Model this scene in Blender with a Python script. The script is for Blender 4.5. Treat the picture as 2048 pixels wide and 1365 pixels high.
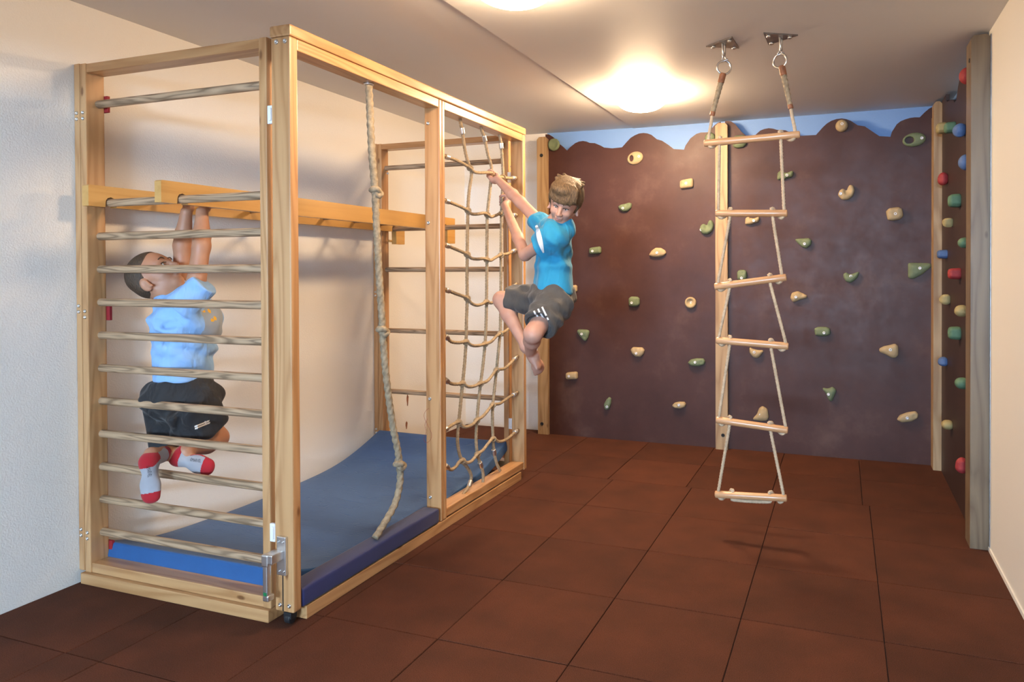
import bpy, bmesh, math, random
import numpy as np
from mathutils import Vector, Matrix
random.seed(7)
for o in list(bpy.data.objects): bpy.data.objects.remove(o, do_unlink=True)
SC = bpy.context.scene
COL = SC.collection
# ------------------------------------------------------------------ camera
F, CX, CY = 1391.73, 1195.0, 557.07
YAW, PITCH, ROLL, HC = 0.3402, -0.0108, 0.0031, 1.311
def cam_matrix():
    cy, sy, cp, sp, cr, sr = math.cos(YAW), math.sin(YAW), math.cos(PITCH), math.sin(PITCH), math.cos(ROLL), math.sin(ROLL)
    Rz = np.array([[cy,-sy,0],[sy,cy,0],[0,0,1]]); Rx = np.array([[1,0,0],[0,cp,-sp],[0,sp,cp]]); Ry = np.array([[cr,0,sr],[0,1,0],[-sr,0,cr]])
    return Rz @ Rx @ Ry
RM = cam_matrix(); RIGHT, FWD, UP = RM[:,0], RM[:,1], RM[:,2]; CP = np.array([0,0,HC])
cam = bpy.data.objects.new('camera', bpy.data.cameras.new('camera')); COL.objects.link(cam)
cam.matrix_world = Matrix([[RIGHT[0],UP[0],-FWD[0],0],[RIGHT[1],UP[1],-FWD[1],0],[RIGHT[2],UP[2],-FWD[2],HC],[0,0,0,1]])
cam.data.sensor_width = 36; cam.data.lens = F/2048*36
cam.data.shift_x = (1024-CX)/2048; cam.data.shift_y = (CY-682.5)/2048
cam.data.clip_start = 0.05
SC.camera = cam
# ------------------------------------------------------------------ world, daylight, exposure
W = bpy.data.worlds.new('world'); SC.world = W; W.use_nodes = True
W.node_tree.nodes['Background'].inputs[0].default_value = (0.62, 0.76, 1.0, 1); W.node_tree.nodes['Background'].inputs[1].default_value = 0.6
wl = bpy.data.lights.new('daylight', 'AREA'); wl.shape = 'RECTANGLE'; wl.size = 1.85; wl.size_y = 0.62; wl.energy = 400; wl.color = (0.50, 0.73, 1.0)
wo = bpy.data.objects.new('daylight', wl); COL.objects.link(wo); wo.location = (-0.65, -5.14, 1.60); wo.rotation_euler = (math.radians(90), 0, 0)
LAMP_STRENGTH = 122.0; LAMP_COLOR = (1.0, 0.70, 0.42)
SC.view_settings.view_transform = 'Standard'; SC.view_settings.look = 'None'; SC.view_settings.gamma = 1; SC.view_settings.use_curve_mapping = False
SC.view_settings.exposure = 0.72
# ------------------------------------------------------------------ helpers
def ray(px, py): return RM @ np.array([(px-CX)/F, 1, -(py-CY)/F])
def at(px, py, **k):
    (a, v), = k.items(); i = 'xyz'.index(a); d = ray(px, py); return CP + d*(v-CP[i])/d[i]
def J(px, py, d): return CP + ray(px, py)*d
def mesh(name, verts, faces, mat, parent=None, smooth=False, origin=None, mats=None, fmat=None):
    v = np.asarray(verts, dtype=float).reshape(-1, 3)
    if origin is None: origin = PO.get(parent.name, (0,0,0)) if parent else (0,0,0)
    v = v - np.array(origin)
    me = bpy.data.meshes.new(name); me.from_pydata(v.tolist(), [], faces if isinstance(faces, list) else faces.tolist()); me.update()
    for m in (mats or [mat]): me.materials.append(m)
    if fmat is not None: me.polygons.foreach_set('material_index', np.asarray(fmat, dtype=np.int32))
    if smooth: me.polygons.foreach_set('use_smooth', [True]*len(me.polygons))
    o = bpy.data.objects.new(name, me); COL.objects.link(o)
    if parent: o.parent = parent; PO[o.name] = origin
    else: o.location = origin; PO[o.name] = origin
    return o
PO = {}
def thing(name, label, cat, loc, group=None):
    o = bpy.data.objects.new(name, None); COL.objects.link(o); o.location = loc; o.empty_display_size = 0.05
    PO[o.name] = tuple(loc); return tag(o, label, cat, group)
def tag(o, label, cat, group=None):
    o['label'] = label; o['category'] = cat
    if group: o['group'] = group
    return o
def struct(o): o['kind'] = 'structure'; return o
def bm_out(name, bm, mat, parent=None, smooth=False, origin=None):
    bm.verts.ensure_lookup_table(); bm.verts.index_update()
    v = [tuple(x.co) for x in bm.verts]; f = [[w.index for w in p.verts] for p in bm.faces]; bm.free()
    return mesh(name, v, f, mat, parent, smooth, origin)
def bm_box(bm, x0, x1, y0, y1, z0, z1, bev=0.0, seg=2):
    r = bmesh.ops.create_cube(bm, size=1); vs = r['verts']
    bmesh.ops.scale(bm, vec=(abs(x1-x0), abs(y1-y0), abs(z1-z0)), verts=vs); bmesh.ops.translate(bm, vec=((x0+x1)/2, (y0+y1)/2, (z0+z1)/2), verts=vs)
    if bev: bmesh.ops.bevel(bm, geom=list({e for v in vs for e in v.link_edges}), offset=bev, segments=seg, profile=0.6, affect='EDGES', clamp_overlap=True)
def box(name, x0, x1, y0, y1, z0, z1, mat, parent=None, bev=0.003, origin=None):
    bm = bmesh.new(); bm_box(bm, x0, x1, y0, y1, z0, z1, bev); return bm_out(name, bm, mat, parent, False, origin)
def frame_of(d):
    d = d/np.linalg.norm(d); a = np.array([0,0,1.0]) if abs(d[2]) < 0.9 else np.array([1.0,0,0])
    u = np.cross(a, d); u /= np.linalg.norm(u); return u, np.cross(d, u), d
def lathe(name, base, axis, prof, mat, parent=None, n=20, smooth=True, origin=None):
    """profile (radius, height) turned about axis through base"""
    u, v, d = frame_of(np.array(axis, float)); base = np.array(base, float); V = []; Fc = []
    for r, h in prof:
        for k in range(n):
            a = 2*math.pi*k/n; V.append(base + d*h + (u*math.cos(a)+v*math.sin(a))*max(r, 1e-5))
    for i in range(len(prof)-1):
        for k in range(n): k2 = (k+1) % n; Fc.append([i*n+k, i*n+k2, (i+1)*n+k2, (i+1)*n+k])
    Fc.append(list(range(n))[::-1]); Fc.append([(len(prof)-1)*n+k for k in range(n)])
    return mesh(name, V, Fc, mat, parent, smooth, origin)
def rod(name, a, b, r, mat, parent=None, n=20, rnd=0.004, origin=None):
    a = np.array(a, float); b = np.array(b, float); L = np.linalg.norm(b-a)
    pr = [(r-rnd, 0), (r-rnd*0.3, rnd*0.3), (r, rnd)] + [(r, L*t) for t in (0.25, 0.5, 0.75)] + [(r, L-rnd), (r-rnd*0.3, L-rnd*0.3), (r-rnd, L)]
    return lathe(name, a, b-a, pr, mat, parent, n, True, origin)
def catmull(P, step):
    P = [np.array(p, float) for p in P]; Q = [2*P[0]-P[1]] + P + [2*P[-1]-P[-2]]; out = []
    for i in range(1, len(Q)-2):
        p0, p1, p2, p3 = Q[i-1:i+3]; n = max(2, int(np.linalg.norm(p2-p1)/step))
        for k in range(n):
            t = k/n; out.append(0.5*((2*p1)+(p2-p0)*t+(2*p0-5*p1+4*p2-p3)*t*t+(3*p1-p0-3*p2+p3)*t**3))
    out.append(P[-1]); return np.array(out)
def tube(path, r, n=12, lobes=0, amp=0.0, pitch=0.06, closed=False):
    P = np.asarray(path, float); m = len(P)
    T = np.gradient(P, axis=0) if not closed else (np.roll(P, -1, 0)-np.roll(P, 1, 0))
    T /= np.linalg.norm(T, axis=1)[:, None]+1e-12
    u = frame_of(T[0])[0]; V = np.zeros((m, n, 3)); s = 0; ang = np.arange(n)*2*math.pi/n
    for i in range(m):
        u = u - T[i]*np.dot(u, T[i]); u /= np.linalg.norm(u)+1e-12; v = np.cross(T[i], u)
        if i: s += np.linalg.norm(P[i]-P[i-1])
        rr = r if np.isscalar(r) else r[i]
        rad = rr*(1-amp+amp*np.abs(np.cos((ang*lobes - s*2*math.pi*lobes/pitch)/2))*1.5) if lobes else np.full(n, rr)
        V[i] = P[i] + np.outer(np.cos(ang)*rad, u) + np.outer(np.sin(ang)*rad, v)
    idx = np.arange(m*n).reshape(m, n); Fc = []
    rng = range(m) if closed else range(m-1)
    for i in rng:
        a = idx[i]; b = idx[(i+1) % m]
        Fc += np.stack([a, np.roll(a, -1), np.roll(b, -1), b], 1).tolist()
    if not closed: Fc += [idx[0][::-1].tolist(), idx[-1].tolist()]
    return V.reshape(-1, 3), Fc
def rope(name, pts, r, mat, parent=None, step=0.005, pitch=None, n=12, origin=None):
    V, Fc = tube(catmull(pts, step), r, n, 3, 0.2, pitch or r*9); return mesh(name, V, Fc, mat, parent, True, origin)
def wire(name, pts, r, mat, parent=None, n=10, step=0.006, closed=False, origin=None):
    if closed: V, Fc = tube(np.array(pts), r, n, closed=True)
    else: V, Fc = tube(catmull(pts, step), r, n)
    return mesh(name, V, Fc, mat, parent, True, origin)
def extrude_poly(name, P2, fn0, fn1, mat, parent=None, origin=None, smooth=False):
    n = len(P2); V = [fn0(p) for p in P2] + [fn1(p) for p in P2]
    Fc = [list(range(n))[::-1], list(range(n, 2*n))] + [[i, (i+1) % n, n+(i+1) % n, n+i] for i in range(n)]
    o = mesh(name, V, Fc, mat, parent, smooth, origin)
    bm = bmesh.new(); bm.from_mesh(o.data); bmesh.ops.recalc_face_normals(bm, faces=bm.faces); bm.to_mesh(o.data); bm.free(); return o
# ---- implicit surfaces: smooth unions of tapered limbs, meshed with surface nets
class Blob:
    def __init__(s, lo, hi, h):
        s.lo = np.array(lo, float); s.h = h; s.n = np.ceil((np.array(hi)-s.lo)/h).astype(int)+1; s.F = np.full(s.n, 1.0, np.float32)
    def _sub(s, lo, hi, m):
        a = np.clip(((np.array(lo)-m-s.lo)/s.h).astype(int), 0, s.n-1); b = np.clip(((np.array(hi)+m-s.lo)/s.h).astype(int)+2, 1, s.n)
        sl = tuple(slice(i, j) for i, j in zip(a, b))
        X = [(np.arange(i, j, dtype=np.float32)*s.h+l) for i, j, l in zip(a, b, s.lo)]
        return sl, (X[0][:,None,None], X[1][None,:,None], X[2][None,None,:])
    def _mix(s, sl, d, k, op):
        f = s.F[sl]
        if op == 'add':
            if k > 0:
                h = np.maximum(k-np.abs(f-d), 0)/k; s.F[sl] = np.minimum(f, d)-h*h*k*0.25
            else: s.F[sl] = np.minimum(f, d)
        elif op == 'cut':
            d = -d
            if k > 0:
                h = np.maximum(k-np.abs(f-d), 0)/k; s.F[sl] = np.maximum(f, d)+h*h*k*0.25
            else: s.F[sl] = np.maximum(f, d)
    def cap(s, a, b, ra, rb=None, k=0.02, op='add'):
        rb = ra if rb is None else rb; a = np.array(a, float); b = np.array(b, float); R = max(ra, rb)
        sl, X = s._sub(np.minimum(a, b)-R, np.maximum(a, b)+R, k+4*s.h); ab = b-a; L2 = max(float(ab@ab), 1e-12)
        q = [X[i]-a[i] for i in range(3)]; t = np.clip((q[0]*ab[0]+q[1]*ab[1]+q[2]*ab[2])/L2, 0, 1)
        d = np.sqrt(sum((q[i]-t*ab[i])**2 for i in range(3)))-(ra+(rb-ra)*t); s._mix(sl, d.astype(np.float32), k, op); return s
    def ell(s, c, r, A=None, k=0.02, op='add'):
        c = np.array(c, float); r = np.array(r, float); R = max(r); A = np.eye(3) if A is None else np.array(A)
        sl, X = s._sub(c-R, c+R, k+4*s.h); q = [X[i]-c[i] for i in range(3)]
        p = [q[0]*A[j][0]+q[1]*A[j][1]+q[2]*A[j][2] for j in range(3)]
        k0 = np.sqrt(sum((p[j]/r[j])**2 for j in range(3))); k1 = np.sqrt(sum((p[j]/r[j]**2)**2 for j in range(3)))+1e-9
        s._mix(sl, (k0*(k0-1)/k1).astype(np.float32), k, op); return s
    def cone(s, a, b, ra, rb, e1=None, k=0.02, op='add', rnd=0.006):
        """flat-ended elliptical cone, ra/rb = (radius along e1, radius across)"""
        a = np.array(a, float); b = np.array(b, float); ra = np.array(np.broadcast_to(ra, 2), float); rb = np.array(np.broadcast_to(rb, 2), float); R = max(ra.max(), rb.max())
        ax = b-a; L = np.linalg.norm(ax); ax /= L; e1 = frame_of(ax)[0] if e1 is None else np.array(e1, float); e1 = e1-ax*(e1@ax); e1 /= np.linalg.norm(e1); e2 = np.cross(ax, e1)
        sl, X = s._sub(np.minimum(a, b)-R, np.maximum(a, b)+R, k+4*s.h); q = [X[i]-a[i] for i in range(3)]
        z = q[0]*ax[0]+q[1]*ax[1]+q[2]*ax[2]; u = q[0]*e1[0]+q[1]*e1[1]+q[2]*e1[2]; v = q[0]*e2[0]+q[1]*e2[1]+q[2]*e2[2]
        t = np.clip(z/L, 0, 1); r1 = ra[0]+(rb[0]-ra[0])*t; r2 = ra[1]+(rb[1]-ra[1])*t
        dr = (np.sqrt((u/r1)**2+(v/r2)**2)-1)*np.minimum(r1, r2); dz = np.abs(z-L/2)-L/2
        d = np.sqrt(np.maximum(dr+rnd, 0)**2+np.maximum(dz+rnd, 0)**2)-rnd+np.minimum(np.maximum(dr+rnd, dz+rnd), 0)
        s._mix(sl, d.astype(np.float32), k, op); return s
    def half(s, p, nrm):   # keep the side where (x-p).nrm < 0
        sl, X = s._sub(s.lo, s.lo+s.n*s.h, 0); s.F[sl] = np.maximum(s.F[sl], (sum((X[i]-p[i])*nrm[i] for i in range(3))).astype(np.float32)); return s
    def wrinkle(s, ks):   # soft cloth folds
        sl, X = s._sub(s.lo, s.lo+s.n*s.h, 0)
        for a, b, c, amp in ks: s.F[sl] += (amp*np.sin(X[0]*a*1.6+X[1]*b*1.6+X[2]*c*1.6+2.0*np.sin(X[2]*17+X[0]*9))).astype(np.float32)
        return s
    def mesh(s):
        Fv = s.F; S = Fv < 0; n = s.n; nc = n-1; acc = np.zeros((int(nc.prod()), 3)); cnt = np.zeros(int(nc.prod())); quads = []
        def lin(c): return (c[0]*nc[1]+c[1])*nc[2]+c[2]
        for a in range(3):
            s0 = [slice(None)]*3; s1 = [slice(None)]*3; s0[a] = slice(0, -1); s1[a] = slice(1, None)
            e = np.nonzero(S[tuple(s0)] != S[tuple(s1)]); e = np.array(e)
            if e.shape[1] == 0: continue
            e2 = e.copy(); e2[a] += 1; f0 = Fv[tuple(e)]; f1 = Fv[tuple(e2)]; t = f0/(f0-f1); pt = e.astype(float).T; pt[:, a] += t
            b, c = (a+1) % 3, (a+2) % 3; ok = (e[b] > 0) & (e[c] > 0) & (e[b] < n[b]-1) & (e[c] < n[c]-1); cells = []
            for db, dc in ((-1,-1), (0,-1), (0,0), (-1,0)):
                q = e.copy(); q[b] += db; q[c] += dc; cells.append(q)
                v = (q[b] >= 0) & (q[c] >= 0) & (q[b] < nc[b]) & (q[c] < nc[c]); li = lin(q[:, v])
                np.add.at(acc, li, pt[v]); np.add.at(cnt, li, 1)
            Q = np.stack([lin(q) for q in cells], 1)[ok]; fl = S[tuple(e)][ok]; Q[~fl] = Q[~fl][:, ::-1]; quads.append(Q)
        Q = np.concatenate(quads); ids, inv = np.unique(Q, return_inverse=True); V = acc[ids]/np.maximum(cnt[ids], 1)[:, None]*s.h+s.lo
        Fc = inv.reshape(-1, 4)
        for _ in range(2):   # light relaxation
            N = np.zeros_like(V); C = np.zeros(len(V))
            for i in range(4):
                np.add.at(N, Fc[:, i], V[Fc[:, (i+1) % 4]]); np.add.at(C, Fc[:, i], 1)
            V = V*0.5+0.5*N/np.maximum(C, 1)[:, None]
        return V, Fc
    def build(s, name, mat, parent=None, origin=None, mats=None, fmat=None):
        V, Fc = s.mesh(); fm = None
        if fmat: fm = fmat(V[Fc].mean(1))
        return mesh(name, V, Fc, mat, parent, True, origin, mats, fm)
# ------------------------------------------------------------------ materials
def new_mat(name):
    m = bpy.data.materials.new(name); m.use_nodes = True; nt = m.node_tree; return m, nt, nt.nodes['Principled BSDF']
def N(nt, t, **k):
    n = nt.nodes.new(t)
    for a, b in k.items():
        if a in n.inputs: n.inputs[a].default_value = b
        else: setattr(n, a, b)
    return n
def coords(nt, scale=(1,1,1), rot=(0,0,0)):
    tc = N(nt, 'ShaderNodeTexCoord'); mp = N(nt, 'ShaderNodeMapping'); mp.inputs['Scale'].default_value = scale; mp.inputs['Rotation'].default_value = rot
    nt.links.new(tc.outputs['Object'], mp.inputs['Vector']); return mp.outputs['Vector']
def ramp(nt, fac, stops):
    r = N(nt, 'ShaderNodeValToRGB'); el = r.color_ramp.elements
    while len(el) < len(stops): el.new(0.5)
    for e, (p, c) in zip(el, stops): e.position = p; e.color = (*c, 1)
    nt.links.new(fac, r.inputs['Fac']); return r.outputs['Color']
def bump(nt, bs, h, strength, dist=0.01):
    b = N(nt, 'ShaderNodeBump', Strength=strength, Distance=dist); nt.links.new(h, b.inputs['Height']); nt.links.new(b.outputs['Normal'], bs.inputs['Normal'])
def plain(name, col, rough=0.5, metal=0.0, bump_scale=0, bump_str=0.2, var=0.0, vscale=8, coat=0.0):
    m, nt, bs = new_mat(name); bs.inputs['Base Color'].default_value = (*col, 1); bs.inputs['Roughness'].default_value = rough; bs.inputs['Metallic'].default_value = metal
    if coat: bs.inputs['Coat Weight'].default_value = coat; bs.inputs['Coat Roughness'].default_value = 0.2
    if var:
        no = N(nt, 'ShaderNodeTexNoise', Scale=vscale, Detail=4); nt.links.new(coords(nt), no.inputs['Vector'])
        c2 = tuple(max(0, c*(1-var)) for c in col); c3 = tuple(min(1, c*(1+var)) for c in col)
        nt.links.new(ramp(nt, no.outputs['Fac'], [(0.3, c2), (0.7, c3)]), bs.inputs['Base Color'])
    if bump_scale:
        no = N(nt, 'ShaderNodeTexNoise', Scale=bump_scale, Detail=3); nt.links.new(coords(nt), no.inputs['Vector']); bump(nt, bs, no.outputs['Fac'], bump_str, 0.005)
    return m
def wood(name, axis, light, dark, rough=0.4, fine=1.0, rings=0.0, knots=0.6, coat=0.0):
    """straight-grained timber, grain along the given axis"""
    m, nt, bs = new_mat(name); sc = [26*fine]*3; sc['xyz'.index(axis)] = 1.1
    v = coords(nt, sc); no = N(nt, 'ShaderNodeTexNoise', Scale=1.0, Detail=6, Roughness=0.6, Distortion=0.4); nt.links.new(v, no.inputs['Vector'])
    fac = no.outputs['Fac']
    if rings:
        sc2 = [9.0*fine]*3; sc2['xyz'.index(axis)] = 0.9*max(1, fine*0.8); n2 = N(nt, 'ShaderNodeTexNoise', Scale=1.0, Detail=1.0); nt.links.new(coords(nt, sc2), n2.inputs['Vector'])
        mu = N(nt, 'ShaderNodeMath', operation='MULTIPLY'); mu.inputs[1].default_value = 14; nt.links.new(n2.outputs['Fac'], mu.inputs[0])
        fr = N(nt, 'ShaderNodeMath', operation='PINGPONG'); fr.inputs[1].default_value = 1; nt.links.new(mu.outputs[0], fr.inputs[0])
        mx = N(nt, 'ShaderNodeMix', data_type='FLOAT'); mx.inputs[0].default_value = rings; nt.links.new(fac, mx.inputs[2]); nt.links.new(fr.outputs[0], mx.inputs[3]); fac = mx.outputs[0]
    mid = tuple((a*0.62+b*0.38) for a, b in zip(light, dark)); col = ramp(nt, fac, [(0.33, dark), (0.47, mid), (0.64, light)])
    if knots:
        s3 = [7.0]*3; s3['xyz'.index(axis)] = 3.0; vo = N(nt, 'ShaderNodeTexVoronoi', Scale=1.0); nt.links.new(coords(nt, s3), vo.inputs['Vector'])
        kf = ramp(nt, vo.outputs['Distance'], [(0.035, (1,1,1)), (0.075, (0,0,0))]); mk = N(nt, 'ShaderNodeMix', data_type='RGBA'); sc_ = N(nt, 'ShaderNodeMath', operation='MULTIPLY'); sc_.inputs[1].default_value = knots
        nt.links.new(kf, sc_.inputs[0]); nt.links.new(sc_.outputs[0], mk.inputs[0]); nt.links.new(col, mk.inputs[6]); mk.inputs[7].default_value = (dark[0]*0.35, dark[1]*0.25, dark[2]*0.2, 1); col = mk.outputs[2]
    nt.links.new(col, bs.inputs['Base Color']); bs.inputs['Roughness'].default_value = rough; bump(nt, bs, no.outputs['Fac'], 0.08, 0.002)
    if coat: bs.inputs['Coat Weight'].default_value = coat; bs.inputs['Coat Roughness'].default_value = 0.25
    return m
PL, PD = (0.55, 0.305, 0.135), (0.43, 0.215, 0.085)
M = {}
for ax in 'xyz':
    M['pine_'+ax] = wood('pine_'+ax, ax, PL, PD, 0.38, 1.3, 0.4, 0.8, 0.25)
    M['larch_'+ax] = wood('larch_'+ax, ax, (0.42, 0.28, 0.145), (0.29, 0.17, 0.078), 0.55, 1.0, 0.35, 0.6)
M['board_y'] = wood('board_y', 'y', (0.60, 0.34, 0.105), (0.49, 0.255, 0.065), 0.42, 0.8, 0.1, 0, 0.2)
M['ash_x'] = wood('ash_x', 'x', (0.47, 0.315, 0.19), (0.22, 0.14, 0.08), 0.55, 3.2, 0.42, 0)
M['beech_x'] = wood('beech_x', 'x', (0.60, 0.345, 0.175), (0.50, 0.26, 0.12), 0.3, 1.2, 0.1, 0, 0.4)
M['grey_timber'] = wood('grey_timber', 'z', (0.19, 0.135, 0.08), (0.12, 0.08, 0.046), 0.45, 1.0, 0.3, 0.8, 0.2)
M['rope'] = plain('rope', (0.38, 0.28, 0.17), 0.9, 0, 500, 0.5, 0.25, 60)
M['rope_grey'] = plain('rope_grey', (0.35, 0.275, 0.18), 0.9, 0, 500, 0.6, 0.3, 60)
M['rope_pale'] = plain('rope_pale', (0.52, 0.40, 0.27), 0.85, 0, 500, 0.4, 0.2, 60)
M['steel'] = plain('steel', (0.62, 0.62, 0.62), 0.3, 1.0, 0, 0, 0.1, 40)
M['alu'] = plain('alu', (0.72, 0.70, 0.68), 0.38, 1.0, 300, 0.05)
M['zinc'] = plain('zinc', (0.72, 0.72, 0.74), 0.4, 0.35)
M['plate'] = plain('plate', (0.34, 0.33, 0.33), 0.45, 1.0, 200, 0.1, 0.2, 30)
M['black'] = plain('black', (0.012, 0.012, 0.014), 0.5)
M['white_plastic'] = plain('white_plastic', (0.80, 0.80, 0.82), 0.4)
M['red_pad'] = plain('red_pad', (0.30, 0.015, 0.02), 0.6)
M['leather'] = plain('leather', (0.26, 0.10, 0.045), 0.55, 0, 150, 0.3, 0.35, 50)
M['green_mark'] = plain('green_mark', (0.01, 0.16, 0.05), 0.5)
M['pane'] = None
def plaster(name, col, scale, strength, rough=0.75, var=0.04):
    m, nt, bs = new_mat(name); v = coords(nt); n1 = N(nt, 'ShaderNodeTexNoise', Scale=scale, Detail=3, Roughness=0.55); nt.links.new(v, n1.inputs['Vector'])
    n2 = N(nt, 'ShaderNodeTexNoise', Scale=1.3, Detail=3); nt.links.new(v, n2.inputs['Vector'])
    nt.links.new(ramp(nt, n2.outputs['Fac'], [(0.3, tuple(c*(1-var) for c in col)), (0.7, col)]), bs.inputs['Base Color'])
    bs.inputs['Roughness'].default_value = rough; bump(nt, bs, n1.outputs['Fac'], strength, 0.006); return m
M['wall'] = plaster('wall_plaster', (0.86, 0.83, 0.78), 150, 0.32)
M['ceil'] = plaster('ceiling_paint', (0.76, 0.75, 0.74), 200, 0.08, 0.6)
M['wall_r'] = plaster('right_panel_paint', (0.78, 0.75, 0.68), 240, 0.05, 0.5, 0.02)
M['blue'] = plaster('sky_blue_paint', (0.20, 0.36, 0.69), 60, 0.12, 0.6)
def film_ply():
    m, nt, bs = new_mat('film_faced_plywood'); v = coords(nt); n1 = N(nt, 'ShaderNodeTexNoise', Scale=2.2, Detail=5, Roughness=0.65); nt.links.new(v, n1.inputs['Vector'])
    nt.links.new(ramp(nt, n1.outputs['Fac'], [(0.30, (0.043, 0.014, 0.010)), (0.55, (0.062, 0.023, 0.017)), (0.75, (0.100, 0.050, 0.038))]), bs.inputs['Base Color'])
    n2 = N(nt, 'ShaderNodeTexNoise', Scale=7, Detail=6, Roughness=0.7); nt.links.new(v, n2.inputs['Vector']); nt.links.new(ramp(nt, n2.outputs['Fac'], [(0.3, (0.40,)*3), (0.7, (0.56,)*3)]), bs.inputs['Roughness'])
    bs.inputs['Specular IOR Level'].default_value = 0.32; w = N(nt, 'ShaderNodeTexWave', Scale=220, Distortion=1.0); nt.links.new(v, w.inputs['Vector']); bump(nt, bs, w.outputs['Fac'], 0.04, 0.001); return m
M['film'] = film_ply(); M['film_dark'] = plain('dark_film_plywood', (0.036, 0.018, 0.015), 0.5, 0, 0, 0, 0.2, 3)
M['ply_edge'] = plain('ply_edge', (0.05, 0.028, 0.022), 0.7)
def rubber():
    m, nt, bs = new_mat('rubber_granulate'); tc = N(nt, 'ShaderNodeTexCoord'); oi = N(nt, 'ShaderNodeObjectInfo')
    ad = N(nt, 'ShaderNodeVectorMath', operation='ADD'); nt.links.new(tc.outputs['Object'], ad.inputs[0])
    cb = N(nt, 'ShaderNodeCombineXYZ'); 
    for i in range(2):
        mu = N(nt, 'ShaderNodeMath', operation='MULTIPLY'); mu.inputs[1].default_value = 31.7+13*i; nt.links.new(oi.outputs['Random'], mu.inputs[0]); nt.links.new(mu.outputs[0], cb.inputs[i])
    nt.links.new(cb.outputs[0], ad.inputs[1]); v = ad.outputs[0]
    n1 = N(nt, 'ShaderNodeTexNoise', Scale=420, Detail=2, Roughness=0.7); nt.links.new(v, n1.inputs['Vector']); n2 = N(nt, 'ShaderNodeTexNoise', Scale=5, Detail=4); nt.links.new(v, n2.inputs['Vector'])
    c1 = ramp(nt, n1.outputs['Fac'], [(0.28, (0.036, 0.011, 0.005)), (0.5, (0.080, 0.0245, 0.011)), (0.74, (0.155, 0.058, 0.031))])
    c2 = ramp(nt, n2.outputs['Fac'], [(0.3, (0.80,)*3), (0.7, (1.12, 1.05, 1.0))]); mx = N(nt, 'ShaderNodeMix', data_type='RGBA', blend_type='MULTIPLY'); mx.inputs[0].default_value = 1
    nt.links.new(c1, mx.inputs[6]); nt.links.new(c2, mx.inputs[7])
    hs = N(nt, 'ShaderNodeHueSaturation'); mr = N(nt, 'ShaderNodeMapRange'); mr.inputs[3].default_value = 0.88; mr.inputs[4].default_value = 1.12; nt.links.new(oi.outputs['Random'], mr.inputs[0]); nt.links.new(mr.outputs[0], hs.inputs['Value'])
    nt.links.new(mx.outputs[2], hs.inputs['Color']); nt.links.new(hs.outputs[0], bs.inputs['Base Color']); bs.inputs['Roughness'].default_value = 0.9; bs.inputs['Specular IOR Level'].default_value = 0.25
    bump(nt, bs, n1.outputs['Fac'], 0.5, 0.003); return m
M['rubber'] = rubber(); M['slab'] = plain('slab', (0.20, 0.105, 0.07), 0.95)
def fabric(name, col, scale=900, rough=0.85, var=0.08, wr=0.0):
    m, nt, bs = new_mat(name); v = coords(nt); n2 = N(nt, 'ShaderNodeTexNoise', Scale=9, Detail=3); nt.links.new(v, n2.inputs['Vector'])
    nt.links.new(ramp(nt, n2.outputs['Fac'], [(0.3, tuple(c*(1-var) for c in col)), (0.7, tuple(min(1, c*(1+var)) for c in col))]), bs.inputs['Base Color']); bs.inputs['Roughness'].default_value = rough
    bs.inputs['Sheen Weight'].default_value = 0.15
    h = n2.outputs['Fac']
    if wr:
        n3 = N(nt, 'ShaderNodeTexNoise', Scale=wr, Detail=2, Distortion=1.2); nt.links.new(coords(nt, (1, 1, 0.45)), n3.inputs['Vector']); bump(nt, bs, n3.outputs['Fac'], 0.55, 0.02)
    else:
        n3 = N(nt, 'ShaderNodeTexNoise', Scale=scale, Detail=1); nt.links.new(v, n3.inputs['Vector']); bump(nt, bs, n3.outputs['Fac'], 0.25, 0.002)
    return m
M['mat'] = fabric('mat_cover', (0.026, 0.088, 0.24), 700, 0.7, 0.05)
def creases(m):
    nt = m.node_tree; bs = nt.nodes['Principled BSDF']; n = N(nt, 'ShaderNodeTexNoise', Scale=1, Detail=2, Distortion=0.6); nt.links.new(coords(nt, (3, 20, 3)), n.inputs['Vector'])
    c = ramp(nt, n.outputs['Fac'], [(0.485, (1, 1, 1)), (0.5, (0, 0, 0)), (0.515, (1, 1, 1))]); bump(nt, bs, c, 0.25, 0.01)
creases(M['mat'])
M['mat_edge'] = fabric('mat_edge', (0.010, 0.085, 0.26), 700, 0.75)
M['navy'] = fabric('bolster_cover', (0.016, 0.022, 0.10), 700, 0.5); M['shirt_a'] = fabric('shirt_light_blue', (0.26, 0.46, 0.78), wr=16); M['shirt_b'] = fabric('shirt_turquoise', (0.015, 0.26, 0.47), wr=14)
M['shorts_a'] = fabric('shorts_black', (0.010, 0.010, 0.012), wr=14, rough=0.75); M['shorts_b'] = fabric('shorts_grey', (0.075, 0.07, 0.066), wr=14)
M['sock'] = fabric('sock_grey', (0.34, 0.34, 0.37), 600, 0.95, 0.12); M['sock_red'] = fabric('sock_red', (0.38, 0.010, 0.018), 600, 0.95)
M['print_grey'] = fabric('shirt_print_panel', (0.30, 0.36, 0.44)); M['print_yellow'] = plain('print_yellow', (0.75, 0.42, 0.03), 0.7); M['print_white'] = plain('print_white', (0.8, 0.8, 0.8), 0.7); M['print_black'] = plain('print_black', (0.02, 0.02, 0.02), 0.7)
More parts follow.
